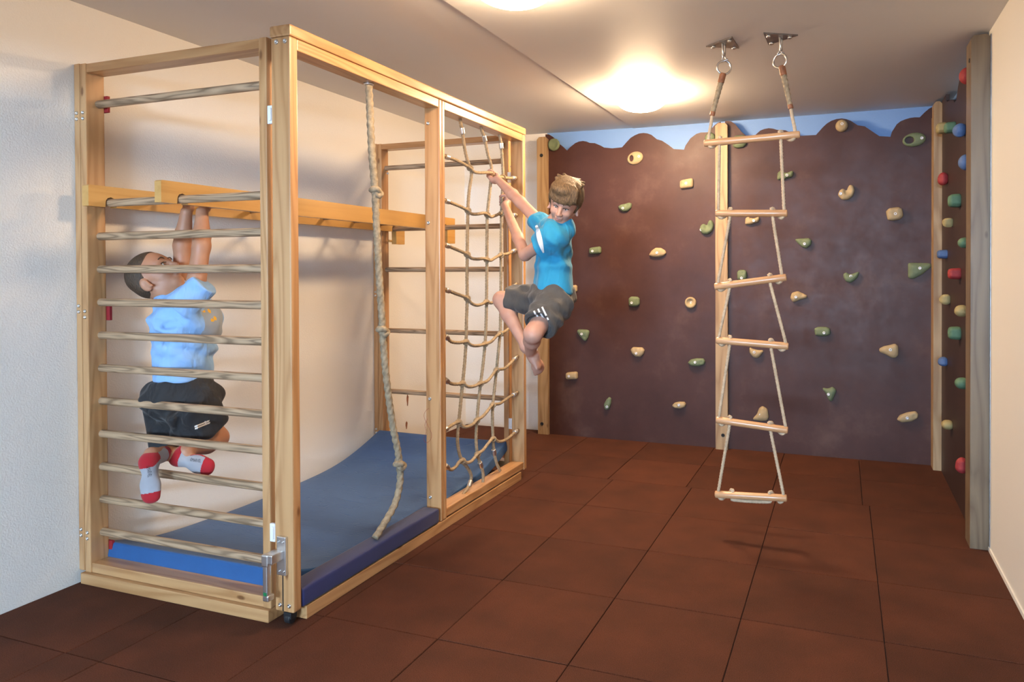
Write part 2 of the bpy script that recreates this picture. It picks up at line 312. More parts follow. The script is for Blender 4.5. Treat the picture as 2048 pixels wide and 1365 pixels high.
def skin(name, col):
    m, nt, bs = new_mat(name); n = N(nt, 'ShaderNodeTexNoise', Scale=25, Detail=3); nt.links.new(coords(nt), n.inputs['Vector'])
    nt.links.new(ramp(nt, n.outputs['Fac'], [(0.3, (col[0]*0.95, col[1]*0.88, col[2]*0.86)), (0.7, col)]), bs.inputs['Base Color']); bs.inputs['Roughness'].default_value = 0.5
    bs.inputs['Subsurface Weight'].default_value = 0.12; bs.inputs['Subsurface Radius'].default_value = (0.012, 0.005, 0.003); bs.inputs['Subsurface Scale'].default_value = 0.5; return m
M['skin_a'] = skin('skin_tanned', (0.46, 0.235, 0.14)); M['skin_b'] = skin('skin_fair', (0.56, 0.32, 0.24))
M['lip'] = plain('lip', (0.45, 0.16, 0.13), 0.45); M['eye'] = plain('eye', (0.75, 0.73, 0.70), 0.25); M['iris'] = plain('iris', (0.03, 0.02, 0.015), 0.2)
def hairm(name, a, b):
    m, nt, bs = new_mat(name); n = N(nt, 'ShaderNodeTexNoise', Scale=1, Detail=4, Distortion=0.5); nt.links.new(coords(nt, (210, 210, 40)), n.inputs['Vector'])
    nt.links.new(ramp(nt, n.outputs['Fac'], [(0.3, a), (0.7, b)]), bs.inputs['Base Color']); bs.inputs['Roughness'].default_value = 0.6; bump(nt, bs, n.outputs['Fac'], 0.7, 0.006); return m
M['hair_a'] = hairm('hair_dark_brown', (0.028, 0.017, 0.010), (0.10, 0.06, 0.034)); M['hair_b'] = hairm('hair_light_brown', (0.055, 0.032, 0.015), (0.20, 0.12, 0.055))
def holdm(name, col):
    m, nt, bs = new_mat(name); v = coords(nt); n = N(nt, 'ShaderNodeTexNoise', Scale=60, Detail=4, Roughness=0.65); nt.links.new(v, n.inputs['Vector'])
    n2 = N(nt, 'ShaderNodeTexNoise', Scale=25, Detail=2); nt.links.new(v, n2.inputs['Vector'])
    nt.links.new(ramp(nt, n2.outputs['Fac'], [(0.3, tuple(c*0.82 for c in col)), (0.7, col)]), bs.inputs['Base Color']); bs.inputs['Roughness'].default_value = 0.7; bump(nt, bs, n.outputs['Fac'], 0.45, 0.004); return m
HOLD = {'g': holdm('hold_green', (0.155, 0.195, 0.105)), 't': holdm('hold_tan', (0.44, 0.32, 0.17)), 'y': holdm('hold_yellow', (0.38, 0.30, 0.13)), 'r': holdm('hold_red', (0.32, 0.028, 0.03)), 'b': holdm('hold_blue', (0.075, 0.14, 0.30)), 'e': holdm('hold_jade', (0.095, 0.19, 0.11))}
def emis(name, col, s):
    m = bpy.data.materials.new(name); m.use_nodes = True; nt = m.node_tree; nt.nodes.clear(); e = N(nt, 'ShaderNodeEmission', Strength=s); e.inputs['Color'].default_value = (*col, 1)
    o = N(nt, 'ShaderNodeOutputMaterial'); nt.links.new(e.outputs[0], o.inputs[0]); return m
M['lamp_near'] = emis('lit_opal_glass_near', LAMP_COLOR, LAMP_STRENGTH*0.48); M['lamp'] = emis('lit_opal_glass', LAMP_COLOR, LAMP_STRENGTH)
def panem():
    m = bpy.data.materials.new('window_glass'); m.use_nodes = True; nt = m.node_tree; nt.nodes.clear(); t = N(nt, 'ShaderNodeBsdfTransparent'); g = N(nt, 'ShaderNodeBsdfGlossy', Roughness=0.02); x = N(nt, 'ShaderNodeMixShader'); x.inputs[0].default_value = 0.06
    o = N(nt, 'ShaderNodeOutputMaterial'); nt.links.new(t.outputs[0], x.inputs[1]); nt.links.new(g.outputs[0], x.inputs[2]); nt.links.new(x.outputs[0], o.inputs[0]); return m
M['pane'] = panem()
# ------------------------------------------------------------------ the room
XL, XR, YB, YF = -3.055, 0.642, 5.235, -5.0
ZC, ZL = 2.425, 2.445
XS = -1.55
fl = struct(box('floor', XL-0.1, XR+0.1, YF-0.1, YB+0.1, -0.12, -0.0105, M['slab'], None, 0))
def tile(x0, x1, y0, y1):
    g = 0.0016; dz = random.uniform(-0.0012, 0.0008); key = (round(x1-x0, 3), round(y1-y0, 3))
    if key not in TM:
        bm = bmesh.new(); w, d = (x1-x0)/2-g, (y1-y0)/2-g; bm_box(bm, -w, w, -d, d, -0.0095, 0, 0.0018, 1); me = bpy.data.meshes.new('rubber_tile'); bm.to_mesh(me); bm.free(); me.materials.append(M['rubber']); TM[key] = me
    o = bpy.data.objects.new('rubber_tile', TM[key]); COL.objects.link(o); o.parent = fl; o.location = ((x0+x1)/2, (y0+y1)/2, dz)
TM = {}
colsA = [XL+0.005, -2.53, -2.36, -1.861, -1.364, -0.864, -0.364, 0.136, XR-0.004]
colsB = [XL+0.005, -2.90, -2.40, -1.90, -1.40, -0.90, -0.40, 0.10, XR-0.004]
rows = [0.134+0.5*k for k in range(9)] + [4.634, 5.132]
for r0, r1 in zip(rows, rows[1:]):
    cs = colsA if r1 < 4.2 else colsB
    for c0, c1 in zip(cs, cs[1:]): tile(c0, c1, r0, r1)
tile(XL+0.005, -2.33, 5.132, YB-0.002)
w1 = struct(box('wall_left', XL-0.12, XL, YF, YB, -0.02, 2.6, M['wall'], None, 0))
wb = struct(box('wall_back', XL, -2.285, YB, YB+0.12, -0.02, 2.6, M['wall'], None, 0))
wb2 = struct(box('wall_back_blue', -2.285, XR+0.12, YB, YB+0.12, -0.02, 2.6, M['blue'], None, 0))
wr = struct(box('wall_right', XR, XR+0.12, YF, 3.70, -0.02, 2.6, M['wall_r'], None, 0))
wr2 = struct(box('wall_right_blue', XR+0.03, XR+0.12, 3.70, YB, -0.02, 2.6, M['blue'], None, 0))
# ceiling: the strip along the left wall lies a little higher than the main slab
cv = []; cf = []
def quad(*p):
    b = len(cv); cv.extend(p); cf.append([b, b+1, b+2, b+3])
quad((XS, YF, ZC), (XR+.12, YF, ZC), (XR+.12, YB, ZC), (XS, YB, ZC)); quad((XL-.12, YF, ZL+.02), (XS, YF, ZC+.032), (XS, YB, ZC+.004), (XL-.12, YB, ZL))
quad((XS, YF, ZC+.032), (XS, YF, ZC), (XS, YB, ZC), (XS, YB, ZC+.004))
cf = [f[::-1] for f in cf]
for a in ((XL-.12, YF, 2.62), (XR+.12, YF, 2.62), (XR+.12, YB, 2.62), (XL-.12, YB, 2.62)): cv.append(a)
cf.append([len(cv)-4, len(cv)-3, len(cv)-2, len(cv)-1])
struct(mesh('ceiling', cv, cf, M['ceil']))
# downstand beam behind the camera, then the rear wall with its window
struct(box('trim_3', XL, XR, -0.40, -0.20, 1.97, ZL+0.04, M['ceil'], None, 0))
wx0, wx1, wz0, wz1 = -1.6, 0.3, 1.25, 1.95
bm = bmesh.new()
for b in ((XL-.1, wx0, -0.02, 2.62), (wx1, XR+.1, -0.02, 2.62), (wx0, wx1, -0.02, wz0), (wx0, wx1, wz1, 2.62)): bm_box(bm, b[0], b[1], YF-0.12, YF, b[2], b[3])
struct(bm_out('wall_front', bm, M['wall']))
bm = bmesh.new()
for b in ((wx0, wx0+.05, wz0, wz1), (wx1-.05, wx1, wz0, wz1), (wx0, wx1, wz0, wz0+.05), (wx0, wx1, wz1-.05, wz1), ((wx0+wx1)/2-.03, (wx0+wx1)/2+.03, wz0, wz1)): bm_box(bm, b[0], b[1], YF-0.09, YF-0.03, b[2], b[3], 0.004)
win = struct(bm_out('window_1', bm, M['white_plastic']))
mesh('window_pane', [(wx0, YF-.06, wz0), (wx1, YF-.06, wz0), (wx1, YF-.06, wz1), (wx0, YF-.06, wz1)], [[0,1,2,3]], M['pane'], win)
struct(box('trim_1', XR-0.006, XR+0.001, YF, 3.655, -0.005, 0.018, M['wall_r'], None, 0.001))
struct(box('trim_2', XR-0.003, XR+0.002, 3.644, 3.653, 0.0, 2.40, M['plate'], None, 0.0005))
# ------------------------------------------------------------------ ceiling lamps
def lamp(x, y, label, mat):
    t = thing('ceiling_lamp', label, 'lamp', (x, y, ZC), 'round dome lamps on the ceiling')
    lathe('base_ring', (x, y, ZC), (0,0,-1), [(0.135, 0), (0.135, 0.012)], M['white_plastic'], t, 40)
    R = 0.16; lathe('glass_dome', (x, y, ZC-0.006), (0,0,-1), [(R*0.93, 0)] + [(R*math.cos(a)**0.8, 0.025+0.080*math.sin(a)) for a in [i*math.pi/2/11 for i in range(11)]] + [(0.004, 0.105)], mat, t, 40)
lamp(-1.17, 2.37, 'lit dome ceiling lamp at the top edge, nearest the camera', M['lamp_near'])
lamp(-1.20, 4.22, 'lit dome ceiling lamp in front of the brown climbing wall', M['lamp'])
#@@PART2
# ------------------------------------------------------------------ climbing wall: plywood panels and timber posts
YP = 5.13
cw = thing('climbing_wall', 'brown plywood climbing wall with wavy top edge across the back', 'climbing wall', (-0.84, YP, 0))
topL = [(1090.8,268.9),(1097.7,268.9),(1105.5,273.8),(1115.2,285.5),(1125,293.3),(1133.8,301.5),(1140.6,294.3),(1150.4,286.4),(1158,283.2),(1166,282.1),(1173,283.2),(1179.7,286),(1189.5,286.4),(1201.2,291.3),(1208,295.2),(1224.6,296.8),(1244,294.8),(1254,283.5),(1261,276),(1269.5,270.8),(1278,267.2),(1287,266),(1295,267),(1302.7,269.8),(1313.5,278.6),(1324,281.6),(1336,289.4),(1347.6,298.2),(1368,299.5),(1371,291.3),(1381,276.7),(1392.6,268),(1401.5,265.2),(1414.7,264.6),(1421,260.7),(1427.9,251.5),(1435.8,245.4),(1441,243.5)]
topR = [(1450,242.3),(1457,242.2),(1462.3,243),(1470.6,248.7),(1481.7,262.6),(1492.9,272.4),(1508,272.4),(1520.7,261.2),(1529,258),(1537.4,256.5),(1546,257.4),(1554,259.8),(1570.8,260.7),(1587.5,268.2),(1601.4,271.8),(1632,270.1),(1646,254.3),(1654,247),(1662.7,241.7),(1673,238.2),(1683.5,237),(1693,238.5),(1701.6,241.7),(1715.5,250.7),(1729.5,252.9),(1746,264),(1758.7,272.4),(1781,273.8),(1783.7,264),(1793.5,248.7),(1801,242.8),(1810,239),(1820,236),(1829.6,234.8),(1839.4,234.8),(1849,225),(1858,217.5),(1868.6,211.7)]
def wpoly(top, y):
    P = [at(*p, y=y) for p in top]; return [(P[0][0], -0.015)] + [(p[0], p[2]) for p in P] + [(P[-1][0], -0.015)]
for tp in (topL, topR):
    P = wpoly(tp, YP); extrude_poly('panel', P, lambda p: (p[0], YP, p[1]), lambda p: (p[0], YP+0.02, p[1]), M['film'], cw)
def post(parent, x0, x1, y0, y1, z1, mat, ch=0.02, axis='y'):
    """upright with chamfered top corners"""
    if axis == 'y': P = [(x0, 0), (x1, 0), (x1, z1-ch), (x1-ch, z1), (x0+ch, z1), (x0, z1-ch)]; o = extrude_poly('post', P, lambda p: (p[0], y0, p[1]), lambda p: (p[0], y1, p[1]), mat, parent)
    else: P = [(y0, 0), (y1, 0), (y1, z1-ch), (y1-ch, z1), (y0+ch, z1), (y0, z1-ch)]; o = extrude_poly('post', P, lambda p: (x0, p[0], p[1]), lambda p: (x1, p[0], p[1]), mat, parent)
    return o
def bolt(p, n, r=0.008, parent=None, mat='steel', name='bolt', h=0.004):
    return lathe(name, p, n, [(r, -0.002), (r, h*0.6), (r*0.8, h), (r*0.45, h), (r*0.4, h*0.35)], M[mat], parent, 14)
pl, pt = at(1078.5, 866, y=YP-0.01), at(1098.5, 275, y=YP-0.01)
p1 = post(cw, -2.318, -2.228, YP-0.028, YP+0.1, at(1088,274,y=YP-0.02)[2], M['larch_z'])
p2 = post(cw, -0.885, -0.797, YP-0.045, YP+0.02, at(1445,246,y=YP-0.04)[2], M['larch_z'])
for q in ((1083,311),(1084,848)): bolt(at(*q, y=YP-0.028), (0,-1,0), 0.014, cw, 'black', h=0.006)
bolt(at(1446,871, y=YP-0.045), (0,-1,0), 0.013, cw, 'black', h=0.006)
# panel on the right wall with its two posts
XP = 0.60
cr = thing('climbing_wall', 'narrow dark climbing panel on the right wall between two timber posts', 'climbing wall', (XP, 4.3, 0))
tr = [(1892,201),(1895.5,203),(1897,202),(1902,199.5),(1906.7,201),(1908.6,205.7),(1912.4,201),(1914,190),(1916,174),(1919,160),(1922,149.5),(1927,141),(1934,136)]
P = [at(*p, x=XP) for p in tr]; P = [(p[1], p[2]) for p in P]; P = [(5.128, -0.015), (5.128, 2.405), (P[0][0], 2.405)] + P + [(3.66, P[-1][1]+0.02), (3.66, -0.015)]
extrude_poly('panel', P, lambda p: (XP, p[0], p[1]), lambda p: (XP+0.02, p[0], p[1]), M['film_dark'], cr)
post(cr, 0.560, XR-0.002, 3.655, 3.79, 2.405, M['grey_timber'], 0.014); 
post(cr, 0.551, 0.60, 5.005, 5.10, 2.405, M['larch_z'], 0.015)
box('batten', 0.551, 0.563, 5.10, 5.129, 0, 2.32, M['larch_z'], cr, 0.001)
bolt((0.560, 3.70, 2.30), (-1,0,0), 0.01, cr, 'black')
# ------------------------------------------------------------------ near wall-bar panel
def bars(y0, ry, zs, label, loc, bolts_side, sill):
    t = thing('wall_bars', label, 'wall bars', loc, 'hinged wall bar panels'); y1 = y0+0.078
    box('post', -3.018, -2.983, y0, y1, 0.047, 2.185, M['pine_z'], t, 0.004); box('post', -2.058, -2.021, y0, y1, 0.047, 2.185, M['pine_z'], t, 0.006)
    box('top_beam', -2.983, -2.058, y0+0.003, y1, 2.146, 2.183, M['pine_x'], t, 0.003); box('bottom_beam', -2.983, -2.058, y0+0.004, y1, 0.047, 0.088, M['pine_x'], t, 0.004)
    for z in zs: rod('rung', (-2.992, ry, z), (-2.05, ry, z), 0.0168, M['ash_x'], t, 20, 0.004)
    if bolts_side:
        for z in (1.98, 1.955, 1.16, 1.135, 0.215, 0.19):
            bolt((-3.0, y0, z+(-0.012 if 1 < z < 1.5 else 0)), (0,-1,0), 0.0075, t)
        bolt((-2.021, y0+0.035, 2.14), (1,0,0), 0.008, t, 'black')
        for z in (2.03, 1.14, 0.12): box('bumper_pad', -3.0, -2.965, y1, y1+0.012, z-0.035, z+0.035, M['red_pad'], t, 0.002)
    if sill: box('sill', -3.028, -2.021, y0-0.012, y1, 0.0, 0.046, M['pine_x'], t, 0.003)
    return t
ZR = [0.203+0.1401*k for k in range(14)]
near = bars(2.033, 2.088, [z for i, z in enumerate(ZR) if i not in (11, 12)], 'near pine wall bar panel with twelve round rungs facing the camera', (-2.52, 2.07, 0), True, True)
far = bars(4.002, 4.052, [ZR[i] for i in (2, 5, 8, 10, 13)], 'far pine wall bar panel behind the blue mat', (-2.52, 4.04, 0), False, False)
bolt((-2.93, 4.002, 1.98), (0,-1,0), 0.0075, far)
def wall_batten(y, label, z0):
    t = thing('wall_batten', label, 'batten', (-3.04, y, z0), 'uprights screwed to the left wall')
    box('batten', XL+0.001, -3.020, y, y+0.08, z0, 2.188, M['pine_z'], t, 0.005)
    for z in (1.98, 1.955, 1.17, 1.145, 0.225, 0.20): bolt((-3.037, y, z), (0,-1,0), 0.0075, t)
wall_batten(2.033, 'pine upright on the left wall beside the near wall bars', 0.05)
wall_batten(4.002, 'pine upright on the left wall beside the far wall bars', 0.05)
# ------------------------------------------------------------------ hinged front frame (rope opening and net opening)
G0, G1 = -1.992, -1.906
g = thing('climbing_gate', 'long pine front gate with a rope opening and a net opening', 'climbing frame', (-1.95, 3.0, 0.05))
box('top_beam', G0-0.004, G1+0.004, 2.024, 4.022, 2.174, 2.216, M['pine_y'], g, 0.006)
box('cross_beam', G0+0.004, G1-0.002, 2.066, 3.022, 2.130, 2.173, M['pine_y'], g, 0.004); box('cross_beam', G0+0.004, G1-0.002, 3.073, 3.983, 2.130, 2.173, M['pine_y'], g, 0.004)
box('post', G0, G1, 2.026, 2.066, 0.052, 2.173, M['pine_z'], g, 0.006); box('post', G0, G1, 3.022, 3.0465, 0.052, 2.173, M['pine_z'], g, 0.005)
box('post', G0, G1, 3.0485, 3.073, 0.052, 2.173, M['pine_z'], g, 0.005); box('post', G0, G1, 3.983, 4.020, 0.052, 2.173, M['pine_z'], g, 0.005)
box('bottom_beam', G0, G1-0.003, 3.073, 3.983, 0.058, 0.102, M['pine_y'], g, 0.004)
for q in ((553,84),(570,82)): bolt(at(*q, y=2.026), (0,-1,0), 0.009, g)
for q in ((561,1210),(579,1213)): bolt(at(*q, y=2.026), (0,-1,0), 0.008, g)
for q in ((856,247),(857,446),(860,798),(861,995)): bolt(at(*q, y=3.022), (0,-1,0), 0.009, g)
bolt((G0, 3.99, 1.975), (-1,0,0), 0.007, g)
box('slot_strip', -1.957, -1.953, 2.0245, 2.030, 0.055, 0.24, M['black'], g, 0)
def hinge(x, y, z, s):
    h = box('hinge', x-0.012, x+0.012, y-0.006, y+0.006, z-0.034, z+0.034, M['white_plastic'], g, 0.003); h['label'] = 'white plastic hinge'
    rod('hinge_pin', (x+0.004*s, y-0.007, z-0.024), (x+0.004*s, y-0.007, z+0.024), 0.0055, M['white_plastic'], h, 12, 0.002)
hinge(-2.004, 2.036, at(542,229,y=2.03)[2], 1); hinge(-2.002, 2.030, at(546,1065,y=2.03)[2], 1)
hinge(-2.006, 3.995, at(1020,848,y=3.99)[2], 1); hinge(-2.006, 3.995, at(1017,355,y=3.99)[2], 1)
# lever latch on the near post
hp = at(567,1110, y=2.026); hx, hz = hp[0], hp[2]
lt = box('latch', hx-0.021, hx+0.021, 2.014, 2.026, at(567,1151,y=2.02)[2], at(567,1074,y=2.02)[2], M['alu'], g, 0.003); lt['label'] = 'aluminium lever latch'
bm = bmesh.new(); zt = at(556,1110,y=1.98)[2]
bm_box(bm, hx-0.034, hx+0.008, 1.962, 2.016, zt-0.034, zt, 0.004); bm_box(bm, hx-0.036, hx-0.014, 1.962, 1.982, zt-0.16, zt-0.002, 0.005); bm_box(bm, hx-0.040, hx-0.010, 1.960, 1.985, zt-0.045, zt-0.001, 0.005); bm_box(bm, hx-0.037, hx-0.010, 1.962, 1.992, zt-0.172, zt-0.150, 0.005)
bm_out('lever', bm, M['alu'], lt); box('green_marker', hx-0.031, hx-0.017, 1.9605, 1.9625, zt-0.150, zt-0.138, M['green_mark'], lt, 0)
for dx in (-0.010, 0.010):
    bolt((hx+dx, 2.014, hz+0.052), (0,-1,0), 0.004, lt); bolt((hx+dx+0.004, 2.014, hz-0.056), (0,-1,0), 0.004, lt)
cs = thing('caster', 'black swivel caster under the near post of the front frame', 'caster', (-1.945, 2.05, 0)); rod('wheel', (-1.958, 2.05, 0.021), (-1.932, 2.05, 0.021), 0.020, M['black'], cs, 20, 0.003); box('fork', -1.963, -1.927, 2.034, 2.066, 0.022, 0.046, M['black'], cs, 0.003); rod('stem', (-1.945, 2.05, 0.040), (-1.945, 2.05, 0.056), 0.006, M['steel'], cs, 12, 0.001)
fb = box('floor_beam', G0+0.002, G1-0.001, 2.092, 3.945, 0.0005, 0.050, M['pine_y'], None, 0.003, origin=(-1.95, 3.0, 0)); tag(fb, 'low pine floor beam lying under the front frame', 'beam')
# ------------------------------------------------------------------ padded bolster and gym mat
bm = bmesh.new(); bm_box(bm, -1.998, -1.905, 2.070, 3.005, 0.0535, 0.125, 0.012, 3)
bo = bm_out('padded_bolster', bm, M['navy'], None, True, (-1.95, 2.53, 0.0535)); tag(bo, 'dark navy padded bolster lying in the rope opening', 'bolster')
prof = [(2.118,0.150),(2.16,0.140),(2.22,0.122),(2.30,0.100),(2.42,0.082),(2.6,0.072),(2.9,0.070),(3.2,0.072),(3.35,0.078),(3.48,0.090),(3.6,0.108),(3.72,0.134),(3.84,0.168),(3.93,0.198),(3.995,0.222)]
pr = catmull([(0, a, b) for a, b in prof], 0.02); Tn = np.gradient(pr, axis=0); Tn /= np.linalg.norm(Tn, axis=1)[:, None]; nr = np.stack([0*Tn[:,0], -Tn[:,2], Tn[:,1]], 1)
V = []; Fc = []; fm = []; nx = 14; xs = np.linspace(-3.008, -2.035, nx); m = len(pr); th = 0.066
for lay in (0, 1):
    for i in range(m):
        for j in range(nx):
            b = pr[i]-nr[i]*(th*lay); wv = 0.0025*math.sin(pr[i][1]*9+xs[j]*5) if lay == 0 else 0
            V.append((xs[j], b[1], max(b[2]+wv, 0.001)))
def vid(l, i, j): return l*m*nx+i*nx+j
for i in range(m-1):
    for j in range(nx-1):
        Fc.append([vid(0,i,j), vid(0,i,j+1), vid(0,i+1,j+1), vid(0,i+1,j)]); fm.append(0); Fc.append([vid(1,i,j), vid(1,i+1,j), vid(1,i+1,j+1), vid(1,i,j+1)]); fm.append(0)
for i in range(m-1):
    Fc.append([vid(0,i,0), vid(0,i+1,0), vid(1,i+1,0), vid(1,i,0)]); fm.append(1); Fc.append([vid(0,i,nx-1), vid(1,i,nx-1), vid(1,i+1,nx-1), vid(0,i+1,nx-1)]); fm.append(1)
for j in range(nx-1):
    Fc.append([vid(0,0,j), vid(1,0,j), vid(1,0,j+1), vid(0,0,j+1)]); fm.append(1); Fc.append([vid(0,m-1,j), vid(0,m-1,j+1), vid(1,m-1,j+1), vid(1,m-1,j)]); fm.append(1)
mt = mesh('gym_mat', V, Fc, None, None, False, (-2.52, 3.0, 0), [M['mat'], M['mat_edge']], fm); tag(mt, 'blue gym mat on the floor with its far end curled up', 'mat')
for e in mt.data.polygons: e.use_smooth = e.material_index == 0
bv = mt.modifiers.new('bevel', 'BEVEL'); bv.width = 0.008; bv.segments = 2; bv.limit_method = 'ANGLE'; bv.angle_limit = 1.0
# ------------------------------------------------------------------ horizontal ladder hooked onto the wall bars
hl = thing('horizontal_ladder', 'yellow lacquered horizontal ladder hooked between the two wall bar panels', 'ladder', (-2.73, 3.08, 1.5))
zr = ZR[10]
BP = [(1.995,1.585),(2.064,1.585),(2.066,1.610),(2.072,1.622),(2.088,1.628),(2.104,1.622),(2.110,1.610),(2.112,1.585),(4.028,1.585),(4.030,1.610),(4.036,1.622),(4.052,1.628),(4.068,1.622),(4.073,1.610),(4.075,1.500),(4.168,1.500),(4.172,1.505),(4.172,1.668),(4.168,1.672),(2.0,1.672),(1.995,1.667)]
for x0, x1 in ((-2.954, -2.917), (-2.546, -2.511)):
    extrude_poly('side_board', BP, lambda p: (x0, p[0], p[1]), lambda p: (x1, p[0], p[1]), M['board_y'], hl)
    rod('peg', (x0-0.004, 4.045, 1.522), (x0-0.004, 4.085, 1.522), 0.008, M['board_y'], hl, 12, 0.003)
for k in range(7): rod('cross_bar', (-2.92, 2.285+0.27*k, 1.632), (-2.54, 2.285+0.27*k, 1.632), 0.0135, M['ash_x'], hl, 16, 0.003)
# ------------------------------------------------------------------ climbing rope with knots
XN = -1.948
cr_ = thing('climbing_rope', 'thick hemp climbing rope with knots hanging in the frame opening', 'rope', (XN, 2.55, 0.12))
rp = [(737.5,166),(739,200),(741,250),(744,310),(749,370),(751,400),(753,450),(756,510),(760,580),(764,640),(766,680),(771,740),(778,800),(787,860),(796,905),(800,945),(799,972),(790,1008),(772,1042),(750,1077)]
rp3 = [at(*q, x=XN) for q in rp]
rope('rope', rp3, 0.0150, M['rope_grey'], cr_, 0.006, 0.11, 14)
def knot(c, size, r, axis, mat, parent, pitch=0.09, name='knot'):
    u, v, d = frame_of(np.array(axis, float)); t = np.linspace(0, 2*math.pi, 80, endpoint=False); x = np.sin(t)+2*np.sin(2*t); y = np.cos(t)-2*np.cos(2*t); z = -np.sin(3*t)*1.1
    P = np.array(c)+size/3*(np.outer(x, u)+np.outer(y, v)+np.outer(z, d)); V, Fc = tube(P, r, 10, 3, 0.15, pitch, True); return mesh(name, V, Fc, mat, parent, True)
for q in ((752,383),(765,661),(799,929)): knot(at(*q, x=XN), 0.024, 0.0135, (0.5,0.4,0.7), M['rope_grey'], cr_)
lathe('eye_plate', (rp3[0][0], rp3[0][1], 2.130), (0,0,-1), [(0.022, 0), (0.022, 0.006), (0.017, 0.01)], M['steel'], cr_, 16)
# ------------------------------------------------------------------ climbing net
nt_ = thing('climbing_net', 'hemp climbing net stretched in the far opening of the frame', 'net', (XN, 3.52, 0.1))
NV = [[(920.4,233),(921,245),(924.4,262),(929,295),(934,318),(940.2,336.3),(943,350),(938,385),(935.8,420.9),(935,465),(934.5,509),(934,555),(934.5,597),(933,640),(932,685.5),(929,730),(925,769),(921,810),(917.5,846),(915,880),(918,905),(924.8,923.7),(936,938),(942,952),(940,968),(933,980),(926,990)],
      [(961.8,249),(963,260),(968.8,277),(976,310),(982,330),(983,346),(980,380),(974.7,429.7),(974,475),(973.8,520),(973.5,560),(973,605.5),(972,650),(970,689),(966,730),(961,768.6),(957,805),(953.8,843),(952,880),(955,910.5),(961,930),(966,948),(966,966)],
      [(998.9,265),(1000,275),(1002.4,292),(1005,325),(1006,354),(1004.5,390),(1002.9,428),(1002.5,470),(1002,512),(1002,555),(1001.5,595),(1001,632),(1000,669),(996.5,705),(993,741.5),(989,778),(985.5,812),(985,850),(986.4,879.8),(988,905),(993,927),(1000,942)]]
NH = [[(884,311),(894,314.3),(915,322),(930,330),(940.2,336.3),(948,344),(960,346),(972,345.5),(983,346),(992,352),(1006,355),(1018,356.5),(1032,356)],
      [(884,399),(894,403),(915,411),(930,418),(935.8,421),(943,428),(955,428.5),(968,426.5),(974.7,429.7),(982,434),(992,431),(1002.9,427),(1018,431),(1033,430)],
      [(884,489),(894,491.7),(912,499),(926,505),(934.5,509),(943,517),(956,518.5),(967,517.5),(973.8,520),(982,521),(992,515),(1002,510),(1015,508),(1033,499)],
      [(884,578),(895,581.5),(912,588),(926,593),(934.5,597),(943,607),(953,611),(963,609),(973,604),(982,606.5),(992,602),(1001.5,593),(1016,585),(1033,568)],
      [(884,668),(893,675),(903,684),(918,686),(932,684),(943,691),(955,692),(970,688.5),(982,684),(992,674),(1000,668),(1012,662),(1034,644)],
      [(884,752),(893,762),(903,768),(915,769),(925,767.5),(936,774),(948,773),(961,767.5),(974,763),(984,752),(993,740.5),(1008,738),(1020,728),(1035,712)],
      [(876,868),(890.8,860),(904,851),(917.5,845),(926,854),(936,854),(946,849),(953.8,841),(966,833),(977,820),(985.5,810),(999,808),(1014,798),(1035,785)],
      [(884,925),(893,934),(902,940),(912,934),(918,925),(924.8,921),(934,926),(944,922),(955,909),(966,901),(977,887),(986.4,878),(998,884),(1012,880),(1024,871),(1035,860)]]
wob = lambda i: 0.006*math.sin(i*1.7)
for L in NV:
    P = [at(*q, x=XN) for q in L]; rope('vertical_rope', P, 0.0088, M['rope'], nt_, 0.005, 0.05, 10)
    for q in (P[2], P[-3]): 
        d = (P[3]-P[1]) if q is P[2] else (P[-2]-P[-4]); d /= np.linalg.norm(d); rod('ferrule', q-d*0.018, q+d*0.018, 0.0135, M['alu'], nt_, 16, 0.002)
    c = P[0]+np.array([0, 0, 0.002]); a = np.linspace(0, 2*math.pi, 20, endpoint=False); wire('eye_bolt', np.array([c+np.array([0.010*math.sin(t), 0.012*math.cos(t), 0.010*math.sin(t)]) for t in a]), 0.003, M['steel'], nt_, 8, closed=True)
for L in NH:
    n = len(L); P = [at(*q, x=XN+0.016*math.sin(math.pi*i/(n-1))) for i, q in enumerate(L)]; P[0][1] = max(P[0][1], 3.066); P[-1][1] = min(P[-1][1], 3.99)
    rope('horizontal_rope', P, 0.0088, M['rope'], nt_, 0.005, 0.05, 10)
    for q, d in ((P[1], P[2]-P[0]), (P[-2]*0.35+P[-1]*0.65, P[-1]-P[-2])):
        d = d/np.linalg.norm(d); rod('ferrule', q-d*0.016, q+d*0.016, 0.0135, M['alu'], nt_, 16, 0.002)
for v in range(3):
    for k, h in enumerate(NH):
        # crossing: bound by a small wrap of rope
        A = np.array(NV[v][3:-3]); B = np.array(h); dd = np.linalg.norm(A[:, None]-B[None], axis=2); i, j = np.unravel_index(dd.argmin(), dd.shape); q = (A[i]+B[j])/2
        c = at(*q, x=XN+0.008); a = np.linspace(0, 2*math.pi, 24, endpoint=False); wire('lashing', np.array([c+np.array([0.0105*math.cos(t), 0.009*math.cos(t), 0.012*math.sin(t)]) for t in a]), 0.0062, M['rope'], nt_, 8, closed=True)
